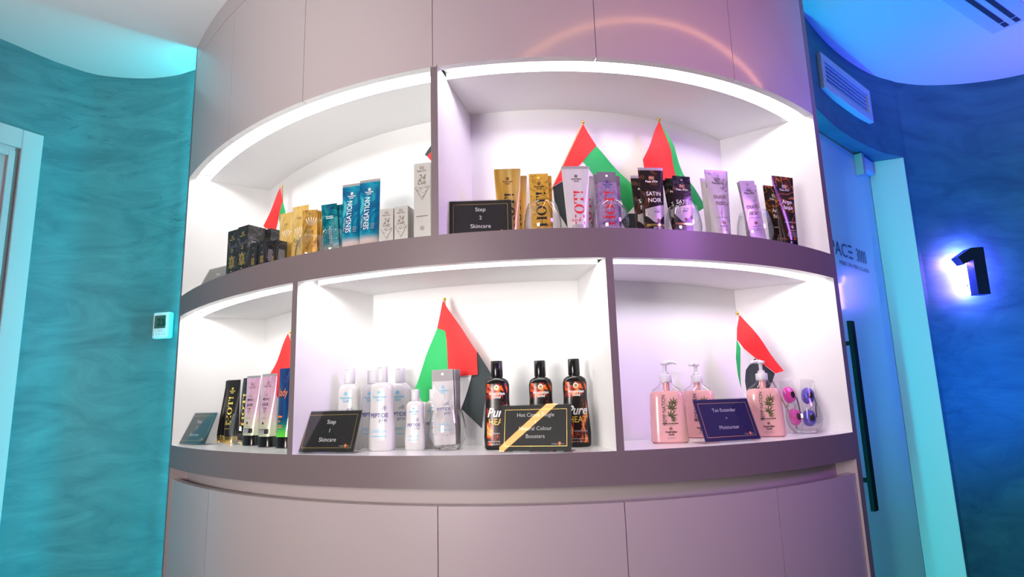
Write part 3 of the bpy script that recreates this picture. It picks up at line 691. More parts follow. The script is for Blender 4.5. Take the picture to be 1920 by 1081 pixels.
def p_sun(mb, mp, H, W):
    for k in range(13):
        a = PI * (.04 + .92 * k / 12); r0, r1 = .008, .034
        mb.decal(poly([(.004 + r0 * math.cos(a), .095 + r0 * math.sin(a)), (.004 + r1 * math.cos(a - .03), .095 + r1 * math.sin(a - .03)), (.004 + r1 * math.cos(a + .03), .095 + r1 * math.sin(a + .03))]) if abs(r1 * math.cos(a)) < .022 else [], 'ink_white', mp)
    mb.decal(text('Fox', .020, -.002, .082, shear=.35), 'ink_leaf', mp); mb.decal(greek(.002, .075, .026, 2, .004, .0012, 3), 'ink_brown', mp); mb.decal(greek(0, H - .035, .016, 2, .004, .0018, 5), 'ink_brown', mp)
def p_ocean(mb, mp, H, W):
    brandtext(mb, mp, H - .036, 'ink_white', .0056)
    mb.decal(text('SENSATION', .0215, .0035, .105, rot=PI / 2, sx=.78), 'ink_white', mp); mb.decal(text('TROPICAL', .008, -.014, .085, rot=PI / 2), 'ink_lightgrey', mp); mb.decal(greek(.014, .075, .010, 4, .004, .0012, 3), 'ink_lightgrey', mp)
def p_hotblack(mb, mp, H, W):
    brandtext(mb, mp, H - .038, 'ink_yellow', .0060); mb.decal(hot(.0205, .085, -.001, H * .52), 'ink_yellow', mp)
    mb.decal(greek(-.004, .062, .028, 2, .0038, .002, 2), 'ink_yellow', mp); mb.decal(greek(-.004, .045, .026, 1, .0038, .0012, 3), 'ink_yellow', mp)
def p_mystic(mb, mp, H, W):
    po(mb, mp, H - .038, 'ink_brown', .0068)
    mb.decal(poly([(-.006, .143), (.006, .143), (0, .153)]), 'ink_grey', mp)
    mb.decal(text('MYSTIC', .0088, 0, .1315, bold=.02, sx=.85), 'ink_black', mp); mb.decal(text('LACE', .0105, 0, .1165, bold=.02), 'ink_black', mp)
    mb.decal(frame(-.0145, .114, .0145, .1395, .0006), 'ink_grey', mp)
    mb.decal(text('TONE', .0062, 0, .1065, bold=.01), 'ink_black', mp); mb.decal(poly([(-.006, .104), (0, .094), (.006, .104)]), 'ink_grey', mp)
    mb.decal(text('TAN FREE', .0045, 0, .079), 'ink_grey', mp); mb.decal(disc(0, .0665, .004), 'ink_bronze', mp); mb.decal(greek(0, .0555, .026, 1, .003, .0012, 3), 'ink_grey', mp)
    mb.decal(rect(-.022, .037, .022, .0505, 10, 2), 'ink_black', mp)
    mb.decal(greek(-.017, .047, .030, 4, .003, .0012, 8, center=False), 'ink_white', lambda x, z: (lambda p: (p[0], p[1] - OFF, p[2]))(mp(x, z)))
def p_night(mb, mp, H, W):
    brandtext(mb, mp, H - .034, 'ink_navy', .0060)
    mb.decal(text('lady', .030, -.004, H - .077, sx=.72), 'ink_orange', mp); mb.decal(greek(-.006, .082, .024, 1, .004, .005, 2), 'ink_orange', mp); mb.decal(text('tan', .009, -.008, .070, bold=.01), 'ink_orange', mp); mb.decal(greek(-.004, .060, .022, 2, .005, .002, 4), 'ink_orange', mp)
def p_pep(mb, mp, s):
    z = lambda q: q * s
    mb.decal(disc(0, z(.1395), .0052 * s, 16, .0042 * s) + disc(0, z(.1395), .003 * s, 10), 'ink_cyan', mp)
    mb.decal(text('Australian', .0085 * s, 0, z(.1265), bold=.018), 'ink_cyan', mp); mb.decal(text('Gold', .0085 * s, 0, z(.1185), bold=.018), 'ink_cyan', mp)
    mb.decal(hexes(.006 * s, z(.099), .0052 * s), 'ink_navy', mp)
    mb.decal(text('PEPTIDE', .0142 * s, 0, z(.0795), bold=.012, sx=.88), 'ink_navy', mp); mb.decal(text('pro', .0142 * s, .010 * s, z(.0690)), 'ink_navy', mp)
    for k, zz in enumerate((.0485, .0445)): mb.decal(greek(0, z(zz), .040 * s, 1, .003, .0016 * s, k), 'ink_cyan', mp)
    mb.decal(greek(0, z(.0335), .036 * s, 1, .003, .0022 * s, 6, 0), 'ink_cyan', mp); mb.decal(greek(0, z(.0205), .028 * s, 1, .003, .0014 * s, 7), 'ink_lightgrey', mp)
def p_fire(mb, mp, s):
    g = rect(-.0262, .010, .0262, .150, 12, 34)
    def clip(x, z): return x * min(1, (interp([(0, .0335), (.03, .0335), (.09, .029), (.115, .0278), (.135, .0285), (.148, .026)], z)[0] - .0015) / .0262) * .96
    mb.decal([([(clip(x, z), z) for x, z in g[0][0]], g[0][1])], 'fire_art', mp)
    up = lambda x, z: (lambda p: (p[0], p[1] - OFF, p[2]))(mp(x, z)); up2 = lambda x, z: (lambda p: (p[0], p[1] - 2 * OFF, p[2]))(mp(x, z))
    mb.decal(disc(0, .141, .0065, 18), 'ink_white', up); mb.decal(disc(0, .1405, .0042, 14), 'ink_gold', up2); mb.decal(disc(.0, .142, .0018, 10), 'ink_brown', lambda x, z: (lambda p: (p[0], p[1] - .0003, p[2]))(up2(x, z)))
    mb.decal(text('Australian', .0092, 0, .1245, bold=.025), 'ink_white', up2); mb.decal(text('Gold', .0092, 0, .1165, bold=.025), 'ink_white', up2)
    mb.decal(text('Pure', .029, .001, .0745, shear=.35, bold=.022, sx=.86), 'ink_white', up2)
    mb.decal(text('HEAT', .021, .002, .056, bold=.006, sx=.86), 'ink_orange', up2); mb.decal(text('HEAT', .0195, .002, .0565, sx=.9), 'ink_yellow', lambda x, z: (lambda p: (p[0], p[1] - .0003, p[2]))(up2(x, z)))
    mb.decal(text('HOT CITRUS TINGLE', .0046, .001, .035), 'ink_white', up2)
    mb.decal(greek(0, .0185, .046, 1, .003, .0009, 6, 0), 'ink_white', up2); mb.decal(text('8.5 FL OZ / 250 mL', .0038, 0, .0115), 'ink_white', up2)

zU, zL = ZU + .0003, ZL + .0003
# ---- upper left niche
def signcard(label, loc, yaw, lines, card, tilt=20, w_=.163, h=.105, sizes=None, depth=.045):
    t = thing('sign_holder', label, 'sign', loc, yaw); a = R(tilt); sn, cs = math.sin(a), math.cos(a)
    mp = lambda off: (lambda x, y: (x, y * sn - off * cs + .003, y * cs + off * sn + .004))
    mb = MB()
    def sheet(o0, o1, x0, x1, y0, y1, key):
        f0, f1 = mp(o0), mp(o1); vs = [f1(x0, y0), f1(x1, y0), f1(x1, y1), f1(x0, y1), f0(x0, y0), f0(x1, y0), f0(x1, y1), f0(x0, y1)]
        mb.add(vs, [(0, 1, 2, 3), (7, 6, 5, 4), (0, 4, 5, 1), (1, 5, 6, 2), (2, 6, 7, 3), (3, 7, 4, 0)], key)
    sheet(0, .0006, -w_ / 2, w_ / 2, 0, h, card); m = mp(.0009)
    i = .009; mb.decal(frame(-w_ / 2 + i, i, w_ / 2 - i, h - i, .0010), 'ink_gold', m)
    for (s_, y, sz) in lines: mb.decal(text(s_, sz, 0, y), 'ink_white', m)
    lx = w_ / 2 - .026; mb.decal(text('mega', .0062, lx - .004, .0125, 'R'), 'ink_lightgrey', m); mb.decal(text('un', .0062, lx + .0055, .0125, 'L'), 'ink_lightgrey', m)
    st = [(lx + .0008 + (.0048 if k % 2 else .0030) * math.cos(k * PI / 8), .0148 + (.0048 if k % 2 else .0030) * math.sin(k * PI / 8)) for k in range(16)]; mb.decal(poly(st), 'ink_orange', m); mb.decal(text('s', .007, lx + .0008, .0128), 'ink_white', mp(.0013))
    mb.build('card', t)
    mb = MB(); sheet(.0016, .0028, -w_ / 2 - .001, w_ / 2 + .001, -.002, h + .002, 'acrylic')
    sheet(-.0022, -.001, -w_ / 2 - .001, w_ / 2 + .001, -.002, h + .002, 'acrylic')
    mb.box((0, depth / 2 + .004, .0012), (w_ + .002, depth, .0022), 'acrylic')
    mb.build('acrylic_stand', t); return t
step = lambda n: [('Step', .068, .0145), (n, .047, .0135), ('Skincare', .0245, .0145)]

signcard('dark tilted sign card, mostly hidden, at far left of the upper shelf', (-1.008, 1.990, zU), -33, [('Step', .068, .0145), ('4', .047, .0135)], 'card_grey_sheen', 22, w_=.155, h=.100)

def carton(label, body, loc, rz, w_, d, h, front=None, side=None, group=None):
    t = thing('product_carton', label, 'box', loc, rz, group); mb = MB(); mb.box((0, 0, h / 2), (w_, d, h), body)
    if front: front(mb, lambda x, z: (x, -d / 2 - OFF, z), w_, h)
    if side: side(mb, lambda x, z: (w_ / 2 + OFF, x, z), d, h)
    o = mb.build('carton', t)
    mb = MB(); mb.box((0, 0, h + .0004), (w_ - .001, d - .001, .0008), body); mb.build('lid_flap', t)
    return t
def f_black(mb, mp, w_, h):
    k = h / .155
    po(mb, mp, h * .80, 'ink_gold', .0060 * k * w_ / .052); 
    for r, q in ((.016, .0115), (.010, .006)):
        a = [(0, h * .36 + r * 1.35 * k), (r * .85 * k, h * .36), (0, h * .36 - r * 1.35 * k), (-r * .85 * k, h * .36)]; b = [(x * .78, (z - h * .36) * .78 + h * .36) for x, z in a]
        mb.decal([(a + b, [(i, (i + 1) % 4, 4 + (i + 1) % 4, 4 + i) for i in range(4)])], 'ink_gold', mp)
    for i in range(4):
        s_ = .011 * k; mb.decal(disc((s_ if i % 2 else -s_), h * .36 + (s_ * 1.2 if i < 2 else -s_ * 1.2), .0045 * k, 10, .003 * k), 'ink_gold', mp)
    mb.decal(greek(0, h * .36, .009 * k, 2, .004 * k, .002 * k, 2), 'ink_gold', mp)
    for zz in (.56, .60, .17, .13): mb.decal(greek(0, h * zz, .010 * k, 1, .004, .003 * k, int(zz * 100), 0), 'ink_gold', mp)
def s_black(mb, mp, d, h): mb.decal(greek(0, h * .68, d * .66, 11, h * .038, h * .016, 9), 'ink_lightgrey', mp)
b1 = carton('tall black marbled carton with gold emblem, leftmost of the black boxes', 'black_marble_art', (-.826, 1.812, zU), -33, .052, .058, .155, f_black, s_black, 'black cartons on the upper shelf')
dup(b1, (-.777, 1.771, zU), -33, 'tall black carton with gold emblem and white print, second of the black boxes')
dup(b1, (-.728, 1.815, zU), -33, 'tall black carton at the back, its upper side showing beside the gold tubes')
b2 = carton('small black carton with gold print, leftmost of the low boxes in front', 'black_marble_art', (-.720, 1.690, zU), -33, .034, .034, .083, f_black, s_black, 'black cartons on the upper shelf')
dup(b2, (-.684, 1.664, zU), -33, 'small black carton between the two other low black boxes')
dup(b2, (-.658, 1.672, zU + .0002), -33, 'low black carton with white side print, beside the gold tubes')

tube('gold sunburst tube with amber base, left of the pair', 'sunburst_art', 'gold_cap', p_sun, (-.650, 1.715, zU), -24, W=.060, WB=.052, H=.182, caph=.012, group='gold sunburst tubes')
tube('gold sunburst tube with amber base, right and taller of the pair', 'sunburst_art', 'gold_cap', p_sun, (-.604, 1.692, zU), -24, W=.060, WB=.052, H=.194, caph=.012, group='gold sunburst tubes')
glass('clear glass holding golden-brown sachets on upper shelf', (-.556, 1.648, zU), .94)
def pr_small(key, n=3):
    def f(mb, mp, H, W): mb.decal(greek(0, H * .62, W * .6, n, .006, .0028, 5), key, mp); mb.decal(greek(0, H * .8, W * .4, 2, .004, .002, 8), key, mp)
    return f
gx, gy = -.556, 1.648
SL = ['front', 'second', 'third', 'fourth', 'fifth', 'sixth', 'seventh', 'eighth']
s0 = sachet('golden sachet with punched hole, frontmost in its glass left of the teal ones', 'sunburst_dark_art', p_sun, (gx + .001, gy - .012, zU + .0115), -8, W=.044, H=.150, tilt=(2, 0), group='golden-brown sachets in a glass', hole='ink_brown')
for i in range(1, 6):
    dup(s0, (gx + .001 + .0030 * i, gy - .012 + .0045 * i, zU + .0115), -20 + 2 * i, 'golden-brown sachet, %s from the front in its glass' % SL[i], (R(-2 + .6 * i), R(-1 + i * 1.2)))
gx, gy = -.476, 1.602
glass('clear glass holding teal sachets on upper shelf', (gx, gy, zU), .94)
s0 = sachet('glossy teal sachet, frontmost of the teal fan in its glass', 'ocean_sachet_art', lambda mb, mp, H, W: (mb.decal(greek(0, H * .76, .022, 2, .005, .0022, 4), 'ink_white', mp), mb.decal(text('SENSATION', .012, .004, H * .42, rot=PI / 2, sx=.8), 'ink_lightgrey', mp)), (gx - .002, gy - .014, zU + .0115), -8, W=.044, H=.150, tilt=(2, -4), group='teal sachets in a glass', hole='ink_navy')
for i in range(1, 8):
    dup(s0, (gx - .001 + .0030 * i, gy - .013 + .0040 * i, zU + .0115), -24 + 2 * i, 'glossy teal sachet, %s from the front of the fan in its glass' % SL[i], (R(-2 + .5 * i), R(-2 + i * 1.0)))
tube('tall blue ocean-patterned tube with vertical white lettering, left of the pair', 'ocean_art', 'silver_dull', p_ocean, (-.412, 1.532, zU), -16, W=.060, WB=.052, H=.197, caph=.010, crimp='grey_crimp', group='blue ocean tubes')
tube('tall blue ocean-patterned tube with vertical white lettering, right of the pair', 'ocean_art', 'silver_dull', p_ocean, (-.360, 1.507, zU), -16, W=.060, WB=.052, H=.198, caph=.010, crimp='grey_crimp', group='blue ocean tubes')

def f_grey(mb, mp, w_, h):
    s = w_ / .04
    tz = h - .020 * s
    po(mb, mp, tz, 'ink_brown', .0052 * s)
    mb.decal(text('24', .021 * s, 0, tz - .021 * s, shear=.3, sx=.85), 'ink_brown', mp); mb.decal(text('Cult', .012 * s, 0, tz - .030 * s, shear=.25, bold=.01), 'ink_brown', mp)
    zc = tz - .036 * s; ww = .0165 * s
    mb.decal(poly([(-ww, zc), (0, zc - .028 * s), (ww, zc), (.5 * ww, zc + .006 * s), (0, zc + .002 * s), (-.5 * ww, zc + .006 * s)]), 'lace_art', mp)
    e = [(-ww * 1.08, zc), (0, zc - .031 * s), (ww * 1.08, zc)]; f = [(x * .93, z + .0012) for x, z in e]; mb.decal([(e + f, [(0, 1, 4, 3), (1, 2, 5, 4)])], 'ink_brown', lambda x, z: (lambda p: (p[0], p[1] + OFF * .3, p[2]))(mp(x, z)))
    if h > .15:
        mb.decal(greek(0, h * .34, w_ * .7, 1, .004, .0024, 2, 0), 'ink_brown', mp); mb.decal(disc(0, h * .20, .0055, 16, .0042), 'ink_brown', mp); mb.decal(disc(0, h * .20, .0022), 'ink_brown', mp); mb.decal(greek(0, h * .07, w_ * .7, 1, .004, .0026, 5, 0), 'ink_leaf', mp)
def s_grey(mb, mp, d, h): mb.decal(greek(0, h * .86, d * .72, 20, h * .040, .0013, 9, 0), 'ink_grey', mp)
carton('small pale grey carton with brown lace print, left of the two', 'carton_grey', (-.302, 1.478, zU), -14, .036, .038, .102, f_grey, s_grey, 'pale grey lace-print cartons')
carton('small pale grey carton with ruled side, beside the tall grey carton', 'carton_grey', (-.264, 1.467, zU), -14, .036, .038, .104, f_grey, s_grey, 'pale grey lace-print cartons')
carton('tall pale grey carton with brown lace print against the upper divider', 'carton_grey', (-.2075, 1.452, zU), -16, .044, .044, .208, f_grey, s_grey, 'pale grey lace-print cartons')

# ---- upper right niche
signcard('upright black Step 2 sign card beside the upper divider and gold tube', (-.070, 1.393, zU), 0, step('2'), 'card_black', 8, w_=.149, h=.096)
tube('gold tube with black vertical lettering, front one beside the Step 2 card', 'gold_foil', 'gold_cap', p_hot('ink_black', 'ink_black'), (-.003, 1.441, zU), 0, caph=.014)
tube('gold tube behind the one next to the Step 2 card', 'gold_foil', 'gold_cap', p_hot('ink_black', 'ink_black'), (.014, 1.492, zU), 0, caph=.014)
gx, gy = .080, 1.434
glass('clear glass holding gold sachets beside the Step 2 card', (gx, gy, zU))
s0 = sachet('gold glitter sachet with black vertical lettering, front one in its glass', 'gold_sachet_art', p_hot('ink_black', 'ink_black'), (gx - .004, gy - .008, zU + .0115), 0, W=.047, H=.160, tilt=(-2, -1), group='gold glitter sachets in a glass', hole='ink_yellow')
dup(s0, (gx + .001, gy + .002, zU + .0115), 4, 'gold glitter sachet behind the front one in the same glass', (R(-3), R(1)))
tube('silver tube with red vertical lettering in front of the large flag', 'silver_foil', 'silver_metal', p_hot('ink_red', 'ink_black', 1), (.166, 1.437, zU), 4, W=.070, caph=.010, crimp='grey_crimp')
tube('silver tube peeking out behind the red-lettered silver tube', 'silver_foil', 'silver_metal', p_hot('ink_red', 'ink_black', 1), (.190, 1.482, zU), 4, W=.060, H=.18, caph=.010, crimp='grey_crimp')
gx, gy = .248, 1.450
glass('clear glass holding purple metallic sachets on upper shelf', (gx, gy, zU))
s0 = sachet('purple metallic sachet with red lettering, front one in its glass', 'purple_sachet_art', p_hot('ink_red', 'ink_navy', 1), (gx - .004, gy - .010, zU + .0115), 5, W=.048, H=.165, tilt=(-2, 0), group='purple metallic sachets in a glass', edge='sachet_purple_edge')
dup(s0, (gx - .008, gy + .001, zU + .0105), 7, 'purple metallic sachet in the middle of its glass', (R(-3), R(-1)))
dup(s0, (gx + .004, gy + .008, zU + .0105), 2, 'purple metallic sachet at the back of its glass', (R(-4), R(2)))
tube('dark brown tube with white lettering and grey panel, front one of two', 'satin_art', 'black_gloss', p_satin, (.358, 1.463, zU), 8, caph=.018, crimp='grey_crimp')
tube('dark tube mostly hidden behind the white-lettered brown one', 'satin_art', 'black_gloss', p_satin, (.348, 1.508, zU), 8, caph=.018, H=.186, crimp='grey_crimp')
gx, gy = .440, 1.496
glass('clear glass holding black sachets under the second flag', (gx, gy, zU))
s0 = sachet('black sachet with white lettering and grey lower panel, front one in its glass', 'satin_sachet_art', p_satin, (gx - .002, gy - .010, zU + .0115), 10, W=.049, H=.165, tilt=(-2, 2), group='black sachets with a grey panel', edge='black_sachet_art', hole='ink_grey')
for i, (a, b, c, l) in enumerate([(-.003, .000, -3, 'leaning left'), (.000, .006, -6, 'leaning furthest left'), (.001, .012, 2, 'at the back right')]):
    dup(s0, (gx + a, gy + b, zU + .0115), 8 + c, 'black sachet %s behind the front white-lettered sachet' % l, (R(-3), R(c)))
tube('light grey marbled tube with dark lettering, front one of two', 'marble_grey_art', 'black_gloss', p_oudh, (.540, 1.512, zU), 14, W=.068, caph=.012, crimp='grey_crimp', H=.196)
tube('light grey marbled tube half hidden behind its twin', 'marble_grey_art', 'black_gloss', p_oudh, (.541, 1.558, zU), 14, W=.064, caph=.012, H=.190, crimp='grey_crimp')
gx, gy = .646, 1.560
glass('clear glass holding grey marbled sachets near the right end', (gx, gy, zU))
s0 = sachet('grey marbled sachet with dark lettering, front one in its glass', 'grey_sachet_art', p_oudh, (gx + .005, gy - .010, zU + .0115), 16, W=.049, H=.170, tilt=(-3, -5), group='grey marbled sachets', edge='silver_dull', hole='ink_grey')
dup(s0, (gx + .005, gy + .000, zU + .0110), 18, 'grey sachet directly behind the front grey marbled sachet', (R(-3), R(-6)))
dup(s0, (gx + .003, gy + .009, zU + .0105), 12, 'grey sachet at the right rear of its glass', (R(-4), R(1)))
tube('black tube with orange veins at the right end, front one of two', 'argan_art', 'black_gloss', p_argan, (.752, 1.600, zU), 20, W=.074, caph=.022, H=.205)
tube('black orange-veined tube behind its twin at the right end', 'argan_art', 'black_gloss', p_argan, (.744, 1.650, zU), 22, W=.068, caph=.022, H=.196)

# ---- lower left niche
signcard('teal-black sign card with gold border reading Step 3 Skincare', (-1.043, 1.995, zL), -30.5, step('3'), 'card_teal', 22, w_=.150, h=.101)
kw = dict(H=.203, W=.060, WB=.050, caph=.022, D=.036, group='black tubes with yellow lettering')
tube('black tube with yellow vertical lettering and gold cap, nearest the Step 3 card', 'black_satin', 'gold_cap', p_hotblack, (-1.006, 2.110, zL), -20, **kw)
tube('black tube with yellow vertical lettering and gold cap, behind the empty glass', 'black_satin', 'gold_cap', p_hotblack, (-.932, 2.040, zL), -22, **kw)
tube('black tube with dark crimp behind the first pink tube', 'black_satin', 'gold_cap', p_hotblack, (-.893, 2.075, zL), -22, **kw)
tube('black tube glimpsed between the two pink tubes', 'black_satin', 'gold_cap', p_hotblack, (-.790, 1.985, zL), -22, **kw)
glass('clear stemless glass with a single black sachet beside pink tubes', (-.853, 1.958, zL))
sachet('black sachet with yellow lettering standing in the glass by pink tubes', 'black_sachet_art', lambda mb, mp, H, W: mb.decal(hot(.016, .10, 0, H * .48), 'ink_yellow', mp), (-.866, 1.966, zL + .0115), -36, W=.040, H=.195, tilt=(-4, -2), hole='ink_black')
kw = dict(H=.207, W=.064, WB=.058, caph=.030, D=.040, crimp='grey_crimp', group='pink holographic tubes')
tube('pink holographic tube on a black cap, left of the pair', 'pink_holo_art', 'black_gloss', p_mystic, (-.799, 1.882, zL), -30, **kw)
tube('pink holographic tube on a black cap, right of the pair', 'pink_holo_art', 'black_gloss', p_mystic, (-.714, 1.790, zL), -30, **kw)
tube('dark blue and green tube with orange script, cut off by the divider', 'night_art', 'black_gloss', p_night, (-.639, 1.727, zL), -30, W=.066, WB=.058, H=.218, caph=.030, D=.040)

# ---- lower middle niche
signcard('tilted black Step 1 sign card in front of the white bottles', (-.4560, 1.4830, zL), -19.3, step('1'), 'card_black', 20.5, w_=.158, h=.100)
gw = 'large white lotion bottles'
bottle('large white bottle directly behind the Step 1 card', 'bottle_white', 'cap_white', p_pep, (-.424, 1.580, zL), -14, group=gw)
bottle('large white bottle at the back, between the two front white bottles', 'bottle_white', 'cap_white', p_pep, (-.384, 1.662, zL), -10, group=gw)
bottle('large white bottle in front with its whole blue lettering showing', 'bottle_white', 'cap_white', p_pep, (-.329, 1.528, zL), -10, group=gw)
bottle('large white bottle at the back right of the white group', 'bottle_white', 'cap_white', p_pep, (-.303, 1.628, zL), -10, group=gw)
bottle('small white bottle in front, beside the glass of silver sachets', 'bottle_white', 'cap_white', p_pep, (-.245, 1.515, zL), -8, H=.144, k=1.08)
bottle('small white bottle behind, half hidden by the silver sachet glass', 'bottle_white', 'cap_white', p_pep, (-.207, 1.560, zL), -8, H=.144, k=1.08)
gx, gy = -.166, 1.503
glass('clear glass holding silver sachets below the middle flag', (gx, gy, zL))
def p_pepsachet(mb, mp, H, W):
    brandtext(mb, mp, H - .052, 'ink_cyan', .0062); mb.decal(hexes(.005, H - .084, .0042), 'ink_navy', mp)
    mb.decal(text('PEPTIDE', .0105, 0, H - .098, sx=.9, bold=.01), 'ink_navy', mp); mb.decal(text('pro', .0105, .008, H - .107), 'ink_navy', mp)
    mb.decal(greek(0, .048, .032, 2, .004, .0014, 3), 'ink_cyan', mp); mb.decal(greek(0, .034, .034, 1, .004, .002, 4, 0), 'ink_cyan', mp); mb.decal(greek(0, .022, .02, 1, .004, .001, 5), 'ink_grey', mp)
s0 = sachet('silver sachet with punched hole and navy lettering, front one in its glass', 'silver_sachet_art', p_pepsachet, (gx - .004, gy - .012, zL + .0115), -6, W=.052, H=.178, tilt=(-1, -2), group='silver sachets in a glass', edge='sachet_edge')
for i in range(1, 5): dup(s0, (gx - .004 + .0022 * i, gy - .012 + .0045 * i, zL + .0115), -6 + 3 * i, 'silver sachet, %s from the front in its glass' % SL[i], (R(-1 - .2 * i), R(-1.5 + .5 * i)))
gh = 'black fiery lotion bottles'
bottle('black bottle with fiery print at the left end of the Hot Citrus card', 'black_gloss', 'black_gloss', p_fire, (-.042, 1.462, zL), -4, group=gh)
bottle('black bottle with fiery print behind the middle of the Hot Citrus card', 'black_gloss', 'black_gloss', p_fire, (.062, 1.500, zL), -2, group=gh)
bottle('black bottle with fiery print at the right end of the Hot Citrus card', 'black_gloss', 'black_gloss', p_fire, (.142, 1.470, zL), 2, group=gh)
signcard('black sign card reading Hot Citrus Tingle + Natural Colour Boosters', (.0379, 1.3400, zL), -17, [('Hot Citrus Tingle', .072, .0118), ('+', .0575, .0100), ('Natural Colour', .043, .0118), ('Boosters', .0265, .0118)], 'card_black', 11, w_=.158, h=.097)

# ---- lower right niche
def leaf_fan(cx, cz, s, rot):
    out = []
    for k, (a, l) in enumerate([(0, 1), (35, .9), (-35, .9), (68, .7), (-68, .7), (105, .45), (-105, .45)]):
        t_ = R(a) + rot; d = (math.sin(t_), math.cos(t_)); n_ = (d[1], -d[0]); L_ = s * l; w_ = s * .085
        pts = []
        for f, q in ((0, .2), (.2, .8), (.45, 1), (.75, .6), (1, 0)): pts.append((cx + d[0] * L_ * f + n_[0] * w_ * q, cz + d[1] * L_ * f + n_[1] * w_ * q))
        for f, q in ((.75, .6), (.45, 1), (.2, .8), (0, .2)): pts.append((cx + d[0] * L_ * f - n_[0] * w_ * q, cz + d[1] * L_ * f - n_[1] * w_ * q))
        out += poly(pts)
    return out
def pump(label, loc, rz, turn, group='pink pump bottles'):
    t = thing('pump_bottle', label, 'bottle', loc, rz, group); N_ = 3.6
    tab = [(0, .039, .021), (.004, .0435, .025), (.05, .0425, .025), (.10, .0408, .0245), (.114, .0395, .024), (.120, .036, .0225), (.1215, .030, .019)]
    mb = MB(); mb.rings([[(x, y, z) for x, y in sup(a, b, N_, 40)] for z, a, b in tab], 'lotion_pink'); mp = surf_map(tab, N_)
    mb.decal(text('HEMP NATION', .0125, -.0065, .077, rot=PI / 2, sx=.86), 'ink_black', mp); mb.decal(rect(-.0045, .049, -.0042, .106), 'ink_grey', mp)
    for cx_, cz_, s_, r_ in ((.006, .080, .021, .35), (.004, .062, .020, .7), (.012, .092, .017, .1), (.008, .055, .012, 1.7)): mb.decal(leaf_fan(cx_, cz_, s_, r_), 'ink_leaf', mp)
    mb.decal(rect(.0045, .050, .0052, .10), 'ink_leaf', mp)
    mb.decal(greek(.002, .0445, .036, 1, .003, .0022, 4, 0), 'ink_black', mp); mb.decal(greek(.002, .0415, .030, 1, .003, .0011, 5), 'ink_grey', mp)
    mb.decal(disc(.002, .034, .0042, 16, .0034) + disc(.002, .034, .0022, 10), 'ink_bronze', mp); mb.decal(text('Australian', .0066, .002, .0245, bold=.03), 'ink_black', mp); mb.decal(text('Gold', .0066, .002, .0185, bold=.03), 'ink_black', mp); mb.decal(greek(.002, .0135, .020, 2, .003, .0010, 8), 'ink_grey', mp)
    mb.build('bottle_body', t)
    mb = MB(); sh = [(.1215, .036, .0225), (.127, .030, .020), (.133, .021, .017), (.138, .0155, .0145), (.144, .0145, .0145)]
    mb.rings([[(x, y, z) for x, y in sup(a, b, 2.6, 32)] for z, a, b in sh], 'clear_plastic', cap0=False, cap1=False); mb.build('clear_shoulder', t)
    mb = MB(); mb.lathe([(.008, .1216), (.0085, .13), (.0085, .143)], 'lotion_pink', 16); mb.build('dip_neck', t)
    mb = MB(); mb.lathe([(.0142, .142), (.0148, .1435), (.0148, .158), (.0135, .160), (.009, .161), (.0085, .166), (.006, .168)], 'cap_white', 28); mb.build('collar', t)
    mb = MB(); mb.lathe([(.0045, .166), (.0048, .184), (.0105, .1855), (.0112, .188), (.0095, .192), (.004, .1935)], 'cap_white', 24)
    c, s_ = math.cos(R(turn)), math.sin(R(turn)); P = [(0, 0, .1895), (.010 * c, .010 * s_, .1902), (.020 * c, .020 * s_, .1895), (.029 * c, .029 * s_, .1865)]; mb.tube(P, [.0058, .0052, .0042, .0032], 'cap_white', 12); mb.build('pump_head', t)
    return t
pump('pink pump bottle nearest the divider, nozzle pointing right', (.366, 1.498, zL), -9, -6)
pump('pink pump bottle behind the Tan Extender card', (.482, 1.636, zL), -12, 235)
pump('pink pump bottle between the Tan Extender card and the goggles glass', (.642, 1.604, zL), -14, 205)
signcard('navy sign card with gold border reading Tan Extender + Moisturiser', (.5045, 1.4540, zL), 21.6, [('Tan Extender', .069, .0125), ('+', .0495, .0110), ('Moisturiser', .0275, .0125)], 'card_navy', 20, w_=.160, h=.100)
gx, gy = .776, 1.680
glass('clear glass holding bagged goggles at the right end of lower shelf', (gx, gy, zL), 1.0)
def goggles(label, key, loc, rz, tilt):
    t = thing('tanning_goggles', label, 'goggles', loc, rz); t.rotation_euler = (R(tilt[0]), R(tilt[1]), R(rz))
    for z in (.024, .083):
        mb = MB(); mb.rings([[(x * 1.0, y0, z + zz) for x, zz in sup(a, b, 2.2, 24)] for y0, a, b in ((.012, .012, .017), (.010, .0155, .0215), (.002, .0165, .0225), (-.006, .013, .018), (-.009, .009, .012))], key); o = mb.build('eye_cup', t); fix_normals(o)
        mb = MB(); mb.rings([[(x, y0, z + zz) for x, zz in sup(a, b, 2.2, 20)] for y0, a, b in ((-.0088, .0075, .0095), (-.0105, .006, .008))], 'goggle_lens'); o = mb.build('lens', t); fix_normals(o)
    mb = MB(); mb.tube([(0, 0, .044), (.003, -.004, .0535), (0, 0, .063)], .0035, 'silver_metal'); mb.build('nose_bridge', t)
    mb = MB(); mb.tube([(.006, .006, .103), (.016, .002, .088), (.019, -.002, .066), (.014, -.006, .048), (.019, 0, .030), (.012, .004, .016)], .0013, 'black_satin'); mb.build('strap', t)
    return t
goggles('bright pink tanning goggles upright in the glass', 'goggle_pink', (gx - .020, gy - .004, zL + .020), 25, (-6, -6))
goggles('dark blue tanning goggles upright in the glass', 'goggle_blue', (gx + .014, gy - .002, zL + .016), 8, (-5, 6))
